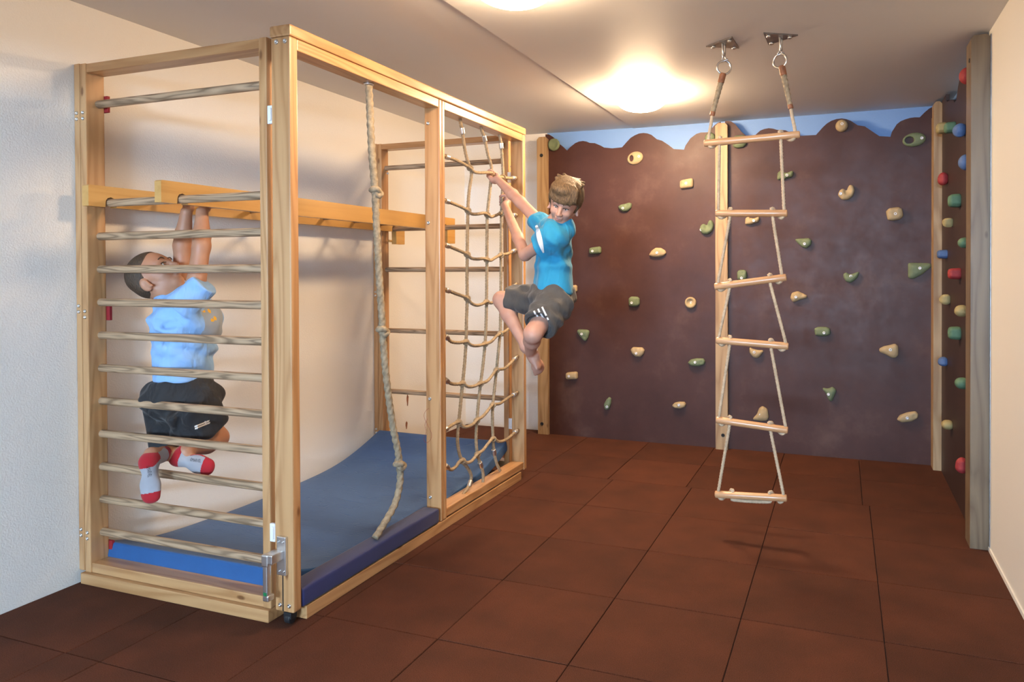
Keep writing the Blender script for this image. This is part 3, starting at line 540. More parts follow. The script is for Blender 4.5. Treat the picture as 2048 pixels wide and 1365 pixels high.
# ------------------------------------------------------------------ rope ladder on ceiling brackets
YL = 3.43
rl = thing('rope_ladder', 'hanging rope ladder with six beech rungs', 'ladder', (-0.42, YL, 0.2))
RG = [((1408,287),(1600,269)),((1431,427),(1575,427)),((1429,574),(1573,555)),((1432,681),(1577,693)),((1432,840),(1576,861)),((1430,989),(1574,997))]
R3 = [(at(*a, y=YL), at(*b, y=YL)) for a, b in RG]
for a, b in R3: rod('rung', a, b, 0.0175, M['beech_x'], rl, 24, 0.006)
def on(i, px):   # point on the rung's axis at image column px
    a, b = R3[i]; (xa, _), (xb, _) = RG[i]; t = (px-xa)/(xb-xa); return a+(b-a)*t
OUT = [(1418,1590),(1437,1568),(1437,1563),(1439,1570),(1439,1570),(1438,1566)]; INN = [(1436,1567),(1461,1546),(1460,1541),(1460,1543),(1460,1542),(1464,1542)]
INN[0] = (1440,1563)
up = np.array([0,0,1.0]); fr = np.array([0,-1.0,0])
def side(s, start):
    P = list(start)
    for i in range(6):
        o = on(i, OUT[i][s]); n_ = on(i, INN[i][s]); m_ = (o+n_)/2
        bk = -fr*0.021
        P += [o+up*0.03, o+up*0.010, o-up*0.012, o-up*0.0225+(n_-o)*0.22, o-up*0.014+(n_-o)*0.5+bk, n_+up*0.010-(n_-o)*0.15+bk, n_+up*0.0235-(n_-o)*0.05+bk*0.4, n_+up*0.022+(n_-o)*0.12, n_+up*0.006, n_-up*0.016]
    return P
tops = []
for s, (bq, rq, eq, wq) in enumerate((((1448,88),(1448,135),(1445.5,150),(1425,228)), ((1562,76),(1560,122),(1564,135),(1581,214)))):
    rc = at(*rq, y=YL); e = at(*eq, y=YL); w = at(*wq, y=YL); o0 = on(0, OUT[0][s])
    tops.append((bq, rc, e, w, [w, w*0.5+o0*0.5+up*0.01]))
pa = side(0, tops[0][4]); pb = side(1, tops[1][4])
rope('rope', pa + [pa[-1]-up*0.008+(pb[-1]-pa[-1])*0.06, (pa[-1]+pb[-1])/2-up*0.010, pb[-1]-up*0.008+(pa[-1]-pb[-1])*0.06] + pb[::-1], 0.0078, M['rope_pale'], rl, 0.0045, 0.045, 10)
for s in (0, 1):
    bq, rc, e, w, _ = tops[s]; d = (w-e)/np.linalg.norm(w-e)
    V, Fc = tube(catmull([e, e*0.7+w*0.3, e*0.35+w*0.65, w], 0.004), np.linspace(0.0145, 0.0105, len(catmull([e, e*0.7+w*0.3, e*0.35+w*0.65, w], 0.004))), 12, 4, 0.22, 0.09); mesh('spliced_rope', V, Fc, M['rope_grey'], rl, True)
    rod('leather_wrap', e-d*0.008, e+d*0.040, 0.0160, M['leather'], rl, 14, 0.003); rod('leather_wrap', w-d*0.012, w+d*0.010, 0.0125, M['leather'], rl, 14, 0.003)
    a = np.linspace(0, 2*math.pi, 40, endpoint=False); rr = 0.0315
    wire('ring', np.array([rc+np.array([rr*math.cos(t), 0.012*math.cos(t)*(-1 if s else 1), rr*1.05*math.sin(t)]) for t in a]), 0.0048, M['steel'], rl, 10, closed=True)
    b0 = at(*bq, z=ZC); b0 = np.array([rc[0]+(0.004 if s else -0.002), YL, ZC]); ey = b0[2]-0.072
    # shackle: elongated link between ceiling eye and ring, with its cross pin
    top_ = np.array([rc[0], YL, ey+0.006]); bot = rc+up*(rr+0.004); wv = 0.0105
    sh = wire('shackle', [bot+np.array([-wv,0,-0.004]), top_*0.4+bot*0.6+np.array([-wv,0,0]), top_+np.array([-wv*0.9,0,-0.012]), top_, top_+np.array([wv*0.9,0,-0.012]), top_*0.4+bot*0.6+np.array([wv,0,0]), bot+np.array([wv,0,-0.004])], 0.0036, M['steel'], rl, 10, 0.003)
    rod('pin', bot+np.array([-0.017,0.0,-0.008]), bot+np.array([0.020,0,0.002]), 0.0045, M['steel'], sh, 12, 0.001)
    # ceiling bracket: triangular plate, three bolts, welded U eye
    br = thing('ceiling_bracket', ['triangular steel ceiling bracket holding the left ladder rope', 'triangular steel ceiling bracket holding the right ladder rope'][s], 'bracket', (b0[0], b0[1], ZC), 'steel brackets holding the rope ladder')
    tri = ([(1412,94),(1464,74.5),(1478.5,97)], [(1527,67),(1596,71),(1537,90)])[s]; T = [at(*q, z=ZC-0.006) for q in tri]
    extrude_poly('plate', T, lambda p: (p[0], p[1], ZC-0.007), lambda p: (p[0], p[1], ZC-0.0005), M['plate'], br)
    cen = sum(T)/3
    for q in T: bolt(q*0.62+cen*0.38+np.array([0,0,-0.001]), (0,0,-1), 0.011, br, 'steel', h=0.010)
    c2 = b0+(cen-b0)*np.array([0,0,0])
    wire('u_eye', [c2+np.array([-0.003,-0.016,-0.006]), c2+np.array([-0.001,-0.016,-0.045]), c2+np.array([0,-0.010,-0.062]), c2+np.array([0,0,-0.068]), c2+np.array([0.001,0.010,-0.062]), c2+np.array([0.003,0.016,-0.045]), c2+np.array([0.003,0.016,-0.006])], 0.0055, M['steel'], br, 10, 0.004)
# flaked paint on the left wall and crayon scribble on the middle post
for q, h_ in (((815,801), 0.045), ((813,851), 0.030)):
    c = at(*q, x=XL+0.001); V = [c+np.array([0.0008*(i % 2), 0.011*math.cos(t)*(1+0.3*math.sin(3*t)), h_*math.sin(t)]) for i, t in enumerate(np.linspace(0, 2*math.pi, 12, endpoint=False))]; mesh('flaked_patch', V, [list(range(12))], M['leather'], w1)
wire('crayon_scribble', [at(q[0], q[1], y=3.0215) for q in ((858,817),(851,823),(848,834),(856,852),(863,868),(861,880),(853,886),(848,879),(852,865),(850,850),(855,838))], 0.0007, M['red_pad'], g, 5, 0.004)
#@@PART3
# ------------------------------------------------------------------ climbing holds
def circ(n=16, rx=1, ry=1): return [(rx*math.cos(2*math.pi*i/n), ry*math.sin(2*math.pi*i/n)) for i in range(n)]
SH = {
 'disc': circ(), 'oval': circ(),
 'box': [(-1,-.7),(-.85,-1),(.9,-.8),(1,-.6),(1,.8),(.8,1),(-.7,.7),(-1,.5)],
 'block': [(-.9,-.8),(-.3,-1),(.6,-.9),(1,-.5),(.95,.7),(.6,1),(-.6,1),(-1,.6)],
 'dish': [(-1,.4),(-.8,-.3),(-.3,-.95),(.35,-.9),(.85,-.2),(1,.7),(.7,1),(.1,.8),(-.6,.75)],
 'halfmoon': [(-1,-.6),(-.7,.3),(-.2,.95),(.4,.9),(.9,.3),(1,-.2),(.7,-.7),(.2,-1),(-.6,-.95)],
 'melon': [(-1,.5),(-.8,-.3),(-.35,-.9),(.4,-1),(.85,-.3),(1,.5),(.7,1),(-.7,1)],
 'tri': [(-1,.7),(-.8,1),(.7,.95),(1,.75),(.75,-.4),(.45,-1),(.15,-.95),(-.6,0)],
 'shark': [(-1,.8),(-.2,.65),(.5,1),(1,.6),(.7,-.2),(.35,-1),(0,-.9),(-.35,0)],
 'wedge': [(-1,1),(1,.9),(1,.6),(.2,-.4),(-.6,-1),(-1,-.9)],
 'fish': [(-1,-.3),(-.8,.7),(-.1,1),(.4,.6),(1,.15),(.9,-.15),(.1,-.5),(-.7,-1)],
 'beak': [(-1,.9),(.7,1),(1,.6),(.95,-.2),(.4,-1),(-.1,-.7),(-.7,.2)],
 'heart': [(-1,.9),(-.6,.6),(.4,.35),(1,.4),(.5,-.6),(.1,-1),(-.5,-.8),(-.95,-.1)],
 'fin': [(-1,-.9),(-.4,-.2),(-.1,.7),(.3,1),(.85,.6),(1,-.5),(.8,-.85),(.2,-1)],
 'ear': [(-1,.2),(-.5,.55),(.3,.8),(.7,1),(1,.7),(1,-.6),(.7,-1),(.3,-.95),(-.3,-.5),(-.95,-.2)],
 'pick': [(-.9,-.6),(-.2,.3),(.3,1),(.75,.9),(1,.1),(.7,-.5),(.1,-1),(-.6,-1)],
 'saddle': [(-1,-.9),(-.95,.5),(-.6,1),(-.4,.5),(.3,.35),(.9,.8),(1,.4),(.8,-.4),(.2,-.6),(-.3,-.95)],
 'crown': [(-1,.6),(-.7,.85),(-.2,.4),(.3,.6),(1,1),(.8,.1),(.4,-.5),(-.1,-1),(-.7,-.7),(-.95,0)],
 'hook': [(-1,-.2),(-.7,.4),(-.35,.55),(-.1,.1),(.2,.05),(.35,.6),(.6,1),(.9,.85),(1,.2),(.7,-.6),(.1,-1),(-.6,-.9)],
 'dash': [(-1,-.5),(-.7,.3),(0,.8),(.8,1),(1,.5),(.9,-.2),(.3,-.85),(-.6,-1)],
 'slant': [(-.8,-.75),(-.95,-.2),(-.2,.6),(.5,1),(.9,.8),(.8,0),(.3,-.8),(-.3,-1)]}
def poly_d(P, X, Y):
    """signed distance to a polygon on arrays"""
    d = None; ins = np.zeros(np.broadcast(X, Y).shape, bool); n = len(P)
    for i in range(n):
        ax, ay = P[i]; bx, by = P[(i+1) % n]; ex, ey = bx-ax, by-ay; t = np.clip(((X-ax)*ex+(Y-ay)*ey)/(ex*ex+ey*ey+1e-12), 0, 1); q = np.hypot(X-ax-t*ex, Y-ay-t*ey); d = q if d is None else np.minimum(d, q)
        c = ((ay > Y) != (by > Y)) & (X < (bx-ax)*(Y-ay)/(by-ay+1e-12)+ax); ins ^= c
    return np.where(ins, -d, d)
def hold(c, ex, ey, en, w, h, H, kind, col, label, group, boltp=(0, 0), dents=(), hole=None, rot=0.0, rg=0.5):
    """c centre on the panel; ex, ey in-plane axes, en outward; w, h full size, H how far it stands out"""
    c = np.array(c); ex, ey, en = map(np.array, (ex, ey, en)); a, b = w/2, h/2; g = max(0.0022, min(w, h)/22); cr, sr = math.cos(rot), math.sin(rot)
    P = [(x*a*cr-y*b*sr, x*a*sr+y*b*cr) for x, y in SH[kind]]; R = max(max(abs(x), abs(y)) for x, y in P)
    B = Blob((-R-2*g, -R-2*g, -0.012), (R+2*g, R+2*g, H+3*g), g); sl, X = B._sub(B.lo, B.lo+B.n*g, 0)
    ro_ = 0.2*min(a, b); d2 = poly_d([(x*0.83, y*0.83) for x, y in P], X[0], X[1])-ro_; rd = min(a, b)*rg; z = X[2]; tz = np.clip(z/H, 0, 1); d2 = d2 + tz*min(a, b)*0.12   # sides lean in towards the top
    dz = np.abs(z-(H-0.008)/2)-(H+0.008)/2
    B.F[sl] = (np.sqrt(np.maximum(d2+rd, 0)**2+np.maximum(dz+rd, 0)**2)-rd+np.minimum(np.maximum(d2+rd, dz+rd), 0)).astype(np.float32)
    for (dx, dy, r, k) in dents: B.ell((dx*a, dy*b, H*1.02), (r*min(a, b), r*min(a, b), H*k), k=0.006, op='cut')
    for _ in range(3):   # soften facets
        for ax in range(3):
            Fp = np.pad(B.F, [(1, 1) if i == ax else (0, 0) for i in range(3)], mode='edge'); sl3 = [[slice(None)]*3 for _ in range(3)]
            for i, sl_ in enumerate(sl3): sl_[ax] = slice(i, i+B.F.shape[ax])
            B.F = (0.25*Fp[tuple(sl3[0])]+0.5*Fp[tuple(sl3[1])]+0.25*Fp[tuple(sl3[2])]).astype(np.float32)
    if hole:
        hx, hy, rx, ry = hole; B.cone((hx*a, hy*b, -0.03), (hx*a, hy*b, H*1.8), (rx*b, ry*b), (rx*b, ry*b), e1=(1, 0, 0), k=0.008, op='cut')
    V, Fc = B.mesh(); Wd = c+V[:, :1]*ex+V[:, 1:2]*ey+V[:, 2:]*en
    if np.dot(np.cross(ex, ey), en) < 0: Fc = Fc[:, ::-1]
    o = mesh('climbing_hold', Wd, Fc, HOLD[col], None, True, tuple(c)); tag(o, label, 'climbing hold', group)
    if boltp is None: return o
    # bolt sits on the surface under its place
    ix, iy = [int(round((q-l)/g)) for q, l in zip((boltp[0]*a, boltp[1]*b), B.lo[:2])]; colm = B.F[ix, iy]; zz = np.nonzero(colm < 0)[0]; zt = (zz.max()*g+B.lo[2]) if len(zz) else H
    bolt(c+ex*boltp[0]*a+ey*boltp[1]*b+en*zt, en, 0.0105 if w > 0.05 else 0.008, o, 'zinc', h=0.004); return o
GB = 'climbing holds on the brown back wall'
BH = [ # px, py, w, h, colour, shape, stand-out, bolt, dents, hole, rot, label
 (1105,289,24,24,'g','disc',.05,(.1,-.1),[(.05,.05,.75,.6)],None,0,'green cup-shaped hold at the top left corner of the back wall'),
 (1268,316,35,26,'t','oval',.035,(.45,.15),[],(-.36,-.05,.30,.44),.25,'tan oval ring hold near the top left of the back wall'),
 (1371,367,26,19,'t','box',.045,(0,0),[(-.8,.1,.4,.4)],None,0,'tan block hold left of the middle post, below the wavy edge'),
 (1248,415,28,16,'g','dish',.045,(-.2,-.2),[(.3,.4,.4,.25)],None,.1,'green dish-shaped hold below the tan ring hold'),
 (1411,455,28,27,'g','hook',.055,(-.65,-.3),[(.15,.1,.5,.5)],None,.1,'green hook-shaped hold just left of the middle post'),
 (1188,501,24,14,'g','box',.045,(-.3,-.2),[],None,0,'small green block hold right of the boy in turquoise'),
 (1313,505,35,18,'t','halfmoon',.045,(0,-.1),[(.7,.1,.4,.3)],None,0,'wide tan half-moon hold right of the small green block hold'),
 (1140,578,24,14,'t','box',.045,(-.1,0),[],None,0,'tan hold half hidden behind the back of the boy in turquoise'),
 (1266,604,22,19,'g','block',.045,(-.3,-.2),[(.55,.2,.3,.2),(.5,-.3,.25,.2)],None,0,'green block hold with a pitted right side in the left half'),
 (1379,606,22,22,'t','disc',.05,(.1,0),[(0,.05,.68,.75)],None,0,'tan cup-shaped hold left of the middle post'),
 (1164,671,26,22,'g','tri',.045,(-.1,.2),[(.3,-.3,.35,.25)],None,0,'green triangular hold low beside the left post'),
 (1273,705,28,18,'t','melon',.045,(-.1,-.2),[(-.3,.6,.3,.2),(.3,.6,.3,.2)],None,0,'tan melon-slice hold at the middle of the left half'),
 (1391,725,34,17,'g','dash',.045,(-.1,0),[(.55,.1,.4,.25)],None,-.12,'long green hold left of the middle post, low down'),
 (1141,752,24,15,'t','box',.05,(-.3,-.1),[],None,0,'tan block hold lowest beside the left post'),
 (1213,808,15,26,'g','slant',.04,(0,-.4),[],None,0,'narrow upright green hold near the floor'),
 (1356,811,27,14,'t','dash',.045,(.05,.1),[(-.4,0,.4,.25)],None,-.1,'small tan oval hold near the floor, left of the middle post'),
 (1418,275,19,19,'g','disc',.05,(0,.1),[],None,0,'round green ball hold at the left of the middle post top'),
 (1477,283,26,24,'g','block',.05,(.2,.2),[],None,0,'green hold behind the top ladder rung, right of the middle post'),
 (1682,251,22,23,'t','disc',.055,(.05,.2),[],None,0,'round tan knob hold on the high wave of the right half'),
 (1827,279,44,27,'g','oval',.04,(.55,.1),[],(-.34,-.05,.54,.46),.12,'large green ring hold at the top right corner'),
 (1569,350,31,18,'g','saddle',.045,(.2,-.1),[],None,0,'green saddle-shaped hold behind the right ladder rope'),
 (1691,385,31,28,'t','hook',.055,(-.6,-.15),[(.15,.15,.5,.5)],None,.1,'tan hook-shaped hold in the upper right half'),
 (1503,441,28,16,'t','saddle',.045,(.2,-.1),[],None,0,'tan saddle-shaped hold under the second ladder rung'),
 (1788,428,29,24,'t','block',.06,(.05,0),[(.7,.4,.3,.2)],None,.1,'rounded tan hold with a rough right side, below the green ring'),
 (1605,487,31,19,'g','beak',.045,(.15,-.1),[(-.2,.3,.3,.2)],None,0,'dark green faceted hold right of the ladder'),
 (1482,551,18,20,'g','block',.05,(0,-.5),[(-.3,.5,.3,.25),(.3,.5,.3,.25)],None,0,'small green block hold above the third ladder rung'),
 (1701,555,29,21,'g','crown',.045,(-.05,.2),[(-.4,.3,.3,.2)],None,0,'green crown-shaped hold in the middle of the right half'),
 (1838,542,42,32,'g','wedge',.05,(0,.3),[],None,0,'large green wedge hold beside the right corner post'),
 (1596,594,32,21,'t','fish',.045,(-.3,-.05),[(.3,.2,.3,.2)],None,0,'tan fish-shaped hold right of the ladder'),
 (1643,664,30,17,'g','block',.045,(.2,-.2),[(-.3,.9,.35,.2)],None,0,'green block hold in the lower right half'),
 (1511,706,27,21,'t','heart',.045,(-.25,.1),[],None,0,'tan heart-shaped hold under the fourth ladder rung'),
 (1776,702,35,28,'t','ear',.045,(.15,.15),[],None,0,'tan ear-shaped hold low on the right half'),
 (1657,789,26,29,'g','shark',.045,(-.1,0),[],None,0,'green pointed tooth-shaped hold low on the right half'),
 (1519,828,33,31,'t','fin',.045,(.05,-.1),[],None,0,'tan fin-shaped hold behind the fifth ladder rung'),
 (1814,835,40,20,'t','dash',.045,(-.05,-.1),[(.55,.25,.4,.25)],None,.1,'long tan oval hold lowest at the right')]
for px, py, w, h, col, kind, H, bp, de, ho, rot, lab in BH:
    q = at(px+1.5, py, y=YP-H*0.5); dpt = np.dot(q-CP, FWD); s = dpt/F; ny = 1.06
    hold((q[0], YP, q[2]), (1,0,0), (0,0,1), (0,-1,0), w*s*1.13, h*s*1.12, H*0.75, kind, col, lab, GB, bp, de, ho, rot)
GR = 'climbing holds on the right wall panel'
RH = [(1882,257,18,22,'y','block','pale yellow hold overlapping the corner post, upper right'),(1899,256,18,22,'e','block','jade hold between the pale yellow and blue holds'),(1917,262,19,28,'b','melon','blue domed hold beside the jade hold, upper right wall'),
 (1929,325,20,34,'b','oval','blue cup hold half hidden by the near post'),(1884,358,22,28,'r','fin','red hold on the corner post side, upper right wall'),(1908,402,25,27,'e','block','jade drum-shaped hold below the red one'),(1894,446,18,20,'y','tri','pale yellow hold under the jade drum hold'),
 (1927,486,17,22,'e','oval','jade domed hold at the near post'),(1884,509,17,18,'b','block','small blue block hold beside the corner post'),(1908,548,20,23,'r','block','red cube-like hold at mid height of the right wall'),(1888,599,23,22,'y','ear','pale yellow hold beside the corner post at mid height'),
 (1921,622,22,25,'y','halfmoon','pale yellow knob hold against the near post'),(1908,667,19,27,'e','block','jade block hold with two pockets'),(1884,723,17,20,'b','fin','blue hold low beside the corner post'),(1922,767,19,24,'e','oval','jade hold low against the near post'),
 (1893,850,18,20,'y','oval','pale yellow hold lowest beside the corner post'),(1921,930,20,36,'r','fin','red hold near the floor at the near post'),(1931,152,20,36,'r','disc','red dotted hold at the top behind the near post')]
for px, py, w, h, col, kind, lab in RH:
    H = max(0.035, min(0.06, w*4.6/F*0.95)); q = at(px, py, x=XP-H*0.5); s = np.dot(q-CP, FWD)/F
    hold((XP, q[1], q[2]), (0,-1,0), (0,0,1), (-1,0,0), 0.085, h*s, H, kind, col, lab, GR, None, [(0.2, 0.3, 0.35, 0.3)] if kind == 'block' else [], None, 0, 0.5 if kind == 'block' else 0.9)
#@@PART4
# ------------------------------------------------------------------ the two boys
def unit(v): v = np.array(v, float); return v/np.linalg.norm(v)
def img(dx, dy, dd=0.0): return RIGHT*dx - UP*dy + FWD*dd      # direction given as right, down, away
class Head:
    def __init__(s, c, f, u, S=0.00214):
        s.c = np.array(c); s.f = unit(f); s.u = unit(np.array(u)-s.f*np.dot(u, s.f)); s.s = np.cross(s.f, s.u); s.S = S; s.A = [s.f, s.u, s.s]
    def p(s, a, b, c=0): return s.c+s.S*(a*s.f+b*s.u+c*s.s)
    def e(s, B, a, b, c, r, k=0.012, op='add'): B.ell(s.p(a, b, c), np.array(r)*s.S, s.A, k, op)
    def flesh(s, B):
        e = s.e
        e(B, -3, 10, 0, (45, 39, 35)); e(B, 14, -14, 0, (27, 32, 27)); e(B, 30, 6, 0, (11, 16, 24)); e(B, 30, -41, 0, (9, 8, 11), 0.012)
        for q in (-1, 1):
            B.cap(s.p(-4, -28, 21*q), s.p(26, -42, 7*q), 8*s.S, 7*s.S, 0.014); e(B, 30, -17, 15*q, (9, 9, 9), 0.014); e(B, 38, 7, 11*q, (4, 3.5, 9), 0.010)
            e(B, 42, -3, 12*q, (6, 4, 7), 0.008, 'cut'); e(B, 33.5, 1.8, 12*q, (6.2, 4.2, 7), 0.003); e(B, 33.5, -8.4, 12*q, (5.6, 3.4, 7), 0.003)
            e(B, -8, -17, 34*q, (10, 15, 4.5), 0.006); e(B, -6, -16, 39*q, (5, 9, 3.2), 0.004, 'cut'); B.cap(s.p(-2, -24, 33*q), s.p(1, -26, 36*q), 3.5*s.S, k=0.005)
        B.cap(s.p(40, 0, 0), s.p(49, -17, 0), 3.2*s.S, 5*s.S, 0.010); e(B, 45, -19, 5, (4, 3.6, 4), 0.006); e(B, 45, -19, -5, (4, 3.6, 4), 0.006)
        e(B, 39, -28, 0, (6, 3.4, 10), 0.005); e(B, 38, -33, 0, (6, 3.6, 9), 0.005); B.cap(s.p(46, -30.5, -8), s.p(46, -30.5, 8), 1.2*s.S, k=0.003, op='cut')
    def surf(s, B, b, c, out=0.0):   # point of the face at height b, side c
        p0 = s.p(62, b, c)
        for i in range(200):
            q = p0-s.f*i*0.0008; j = ((q-B.lo)/B.h).round().astype(int)
            if (j >= 0).all() and (j < B.n).all() and B.F[tuple(j)] < 0.0012: return q+s.f*out
        return s.p(40, b, c)
    def eyes(s, par, B, hair, iris='iris'):
        for q in (-1, 1):
            o = lathe('eye', s.p(27.9, -3.3, 12*q), s.f, [(5.2*s.S*math.sin(t)+1e-5, 5.2*s.S*(1-math.cos(t))) for t in np.linspace(0, math.pi, 9)], M['eye'], par, 14)
            lathe('iris', s.p(37.0, -3.6, 12*q), s.f, [(2.6*s.S, 0), (2.0*s.S, 0.9*s.S), (0.4*s.S, 1.3*s.S)], M[iris], o, 12)
            wire('eyelashes', [s.surf(B, -1.2, 6*q, 0.0008), s.surf(B, -0.4, 11*q, 0.0016), s.surf(B, -1.4, 16*q, 0.0010), s.surf(B, -2.6, 19*q, 0.0005)], 0.9*s.S, M['iris'], par, 6, 0.002)
            wire('eyebrow', [s.surf(B, 6.5, 5*q), s.surf(B, 9, 11*q, 0.0006), s.surf(B, 9, 16*q, 0.0004), s.surf(B, 6.5, 21*q)], 1.0*s.S, M[hair], par, 8, 0.003)
        L_ = Blob(s.p(44, -31, 0)-0.03, s.p(44, -31, 0)+0.03, 0.0015); s.e(L_, 41, -29, 0, (4.6, 1.6, 7.5), 0.002); s.e(L_, 40.3, -32.4, 0, (4.6, 1.9, 6.5), 0.002); L_.build('lips', M['lip'], par)
def grip(B, wrist, c, axis, r, flip=1):
    """hand closed round a bar: palm beside it, four fingers over it, thumb back under"""
    ax = unit(axis); e0 = np.array(wrist)-c; e0 = unit(e0-ax*np.dot(e0, ax)); e1 = np.cross(ax, e0)*flip; R = r+0.0085
    pk = c+e1*(r+0.014)+e0*0.004; B.cap(wrist, pk+e0*0.028, 0.019, 0.019, 0.012)
    for i in (-1.3, 0, 1.3): B.cap(pk+e0*0.034+ax*i*0.012, pk+ax*i*0.0155-e0*0.004, 0.013, 0.0115, 0.010)
    for i in range(4):
        o = ax*(i-1.5)*0.0170; L = (235, 262, 268, 250)[i]; P = [c+o+(e0*math.cos(math.radians(a))+e1*math.sin(math.radians(a)))*R for a in (78, 125, 172, 172+(L-172)*0.5, L)]
        rr = (0.0078, 0.0083, 0.0083, 0.0078)[i]
        for a, b in zip(P, P[1:]): B.cap(a, b, rr, rr*0.95, 0.003)
    th = [pk+e0*0.036+ax*0.022, c+e0*(R+0.012)+ax*0.030+e1*0.006, c+(e0*0.75-e1*0.66)*(R+0.003)+ax*0.028, c+(e0*0.05-e1)*(R+0.002)+ax*0.024]
    for a, b in zip(th, th[1:]): B.cap(a, b, 0.0095, 0.0085, 0.004)
def foot(B, heel, toe, sole, k=0.010, g=0.0, toes=False):
    heel = np.array(heel); toe = np.array(toe); l = unit(toe-heel); L = np.linalg.norm(toe-heel); n = unit(np.array(sole)-l*np.dot(sole, l)); w = np.cross(l, n); A = [l, w, n]
    P = lambda t, a, b: heel+l*L*t+w*a+n*b
    B.ell(P(0.16, 0, -0.012), (0.030+g, 0.028+g, 0.030+g), A, k); B.cap(P(0.15, 0, -0.016), P(0.62, 0, -0.012), 0.026+g, 0.024+g, 0.02); B.ell(P(0.66, 0, -0.006), (0.042+g, 0.037+g, 0.021+g), A, 0.014)
    B.ell(P(0.84, 0.002, -0.004), (0.029+g, 0.034+g, 0.015+g), A, 0.012)
    if toes:
        for i in range(5): a = (i-2)*0.0145; B.cap(P(0.82, a, -0.002), P(0.985-abs(i-1)*0.03, a, 0.002), 0.0085, 0.0080, 0.004)
    else: B.ell(P(0.93, 0.0, -0.003), (0.016+g, 0.027+g, 0.012+g), A, 0.010)
    return l, n, w, L
def drape(verts, B, d, off=0.0012):
    """press flat print onto an implicit surface along direction d (pointing out of it)"""
    out = []; d = np.array(d)
    for v in verts:
        p0 = np.array(v)+d*0.06; hit = None; prev = None
        for i in range(300):
            q = p0-d*(i*0.0006); ix = (q-B.lo)/B.h
            if (ix < 0).any() or (ix >= B.n-1).any(): continue
            j = ix.astype(int); t = ix-j; c = B.F[j[0]:j[0]+2, j[1]:j[1]+2, j[2]:j[2]+2]; c = c[0]*(1-t[0])+c[1]*t[0]; c = c[0]*(1-t[1])+c[1]*t[1]; val = c[0]*(1-t[2])+c[1]*t[2]
            if val < 0: hit = q; break
        out.append((hit if hit is not None else np.array(v))+d*off)
    return out
def text_flat(txt, size):
    cu = bpy.data.curves.new('lettering', 'FONT'); cu.body = txt; cu.size = size; cu.align_x = 'CENTER'; cu.align_y = 'CENTER'; cu.resolution_u = 3; o = bpy.data.objects.new('lettering', cu); COL.objects.link(o)
    dg = bpy.context.evaluated_depsgraph_get(); me = bpy.data.meshes.new_from_object(o.evaluated_get(dg)); v = [tuple(x.co) for x in me.vertices]; f = [list(p.vertices) for p in me.polygons]
    bpy.data.objects.remove(o); bpy.data.meshes.remove(me); return v, f
def letter(name, txt, size, c, ex, ey, B, d, mat, par, stretch=1.0):
    v, f = text_flat(txt, size); ex, ey = unit(ex), unit(ey); W3 = [np.array(c)+ex*x*stretch+ey*y for x, y, z in v]; return mesh(name, drape(W3, B, d), f, mat, par)
# ---------------- boy hanging from the horizontal ladder
D = 3.0
hd = Head(J(308, 552, 3.0), img(0.70, -0.70, -0.06), img(-0.70, -0.70, 0))
pel, wst, chs, nck = J(360, 797, 3.0), J(366, 745, 3.0), J(372, 655, 3.0), J(352, 597, 3.0)
hR, hL = J(372, 803, 2.96), J(360, 805, 3.06); kR, kL = J(434, 876, 3.08), J(388, 886, 3.12); aR, aL = J(372, 903, 2.88), J(326, 909, 2.84)
sR, sL = J(388, 595, 2.90), J(366, 590, 3.11); eR, eL = J(403, 493, 2.93), J(364, 492, 3.09)
barz = 1.632; gR = np.array([-2.628, 2.285, barz]); gL = np.array([-2.745, 2.285, barz])
wR, wL = J(404, 424, 2.985), J(373, 424, 3.06)
B = Blob((-3.0, 1.85, 0.34), (-2.15, 2.62, 1.70), 0.0048)
hd.flesh(B); B.cap(hd.p(-14, -26), nck, 0.046, 0.050, 0.03)
B.cap(nck, chs, 0.055, 0.068, 0.04); B.cap(chs, wst, 0.068, 0.062, 0.04); B.cap(wst, pel, 0.062, 0.068, 0.04)
for h_, k_, a_ in ((hR, kR, aR), (hL, kL, aL)):
    B.cap(pel, h_, 0.060, 0.056, 0.03); B.cap(h_, k_, 0.056, 0.047, 0.02); m_ = k_*0.65+a_*0.35+UP*-0.006; B.cap(k_, m_, 0.043, 0.041, 0.02); B.cap(m_, a_, 0.041, 0.027, 0.02)
for s_, e_, w_, g_ in ((sR, eR, wR, gR), (sL, eL, wL, gL)):
    B.cap(chs*0.3+nck*0.7, s_, 0.055, 0.046, 0.03); B.cap(s_, e_, 0.040, 0.033, 0.02); m_ = e_*0.68+w_*0.32; B.cap(e_, m_, 0.032, 0.0345, 0.02); B.cap(m_, w_, 0.0345, 0.0225, 0.015); grip(B, w_, g_, (1, 0, 0), 0.0135, 1)
heR, toR, heL, toL = J(340, 915, 2.86), J(424, 937, 2.855), J(291, 912, 2.735), J(303, 1004, 2.725)
foot(B, heR, toR, -FWD); foot(B, heL, toL, -FWD); B.cap(aR, heR+FWD*0.03, 0.026, 0.026, 0.02); B.cap(aL, heL+FWD*0.035, 0.026, 0.026, 0.02)
boy = B.build('person', M['skin_a'], None, tuple(pel)); tag(boy, 'boy in light blue T-shirt and black shorts hanging behind the wall bars', 'person')
hd.eyes(boy, B, 'hair_a')
H_ = Blob(hd.c-0.14, hd.c+0.14, 0.004); hd.e(H_, -4.2, 11.6, 0, (46.4, 40.2, 36.8), 0.01); hd.e(H_, -14, -11, 0, (31, 26, 34.5), 0.02)
nrm = unit(hd.f*70-hd.u*52); H_.half(hd.p(29, 33), nrm); hd.e(H_, 26, -6, 0, (30, 32, 60), 0.006, 'cut'); hd.e(H_, -6, -17, 36, (10, 15, 8), 0.004, 'cut'); hd.e(H_, -6, -17, -36, (10, 15, 8), 0.004, 'cut'); H_.half(hd.p(-30, -34), unit(-hd.u*1.0+hd.f*0.15))
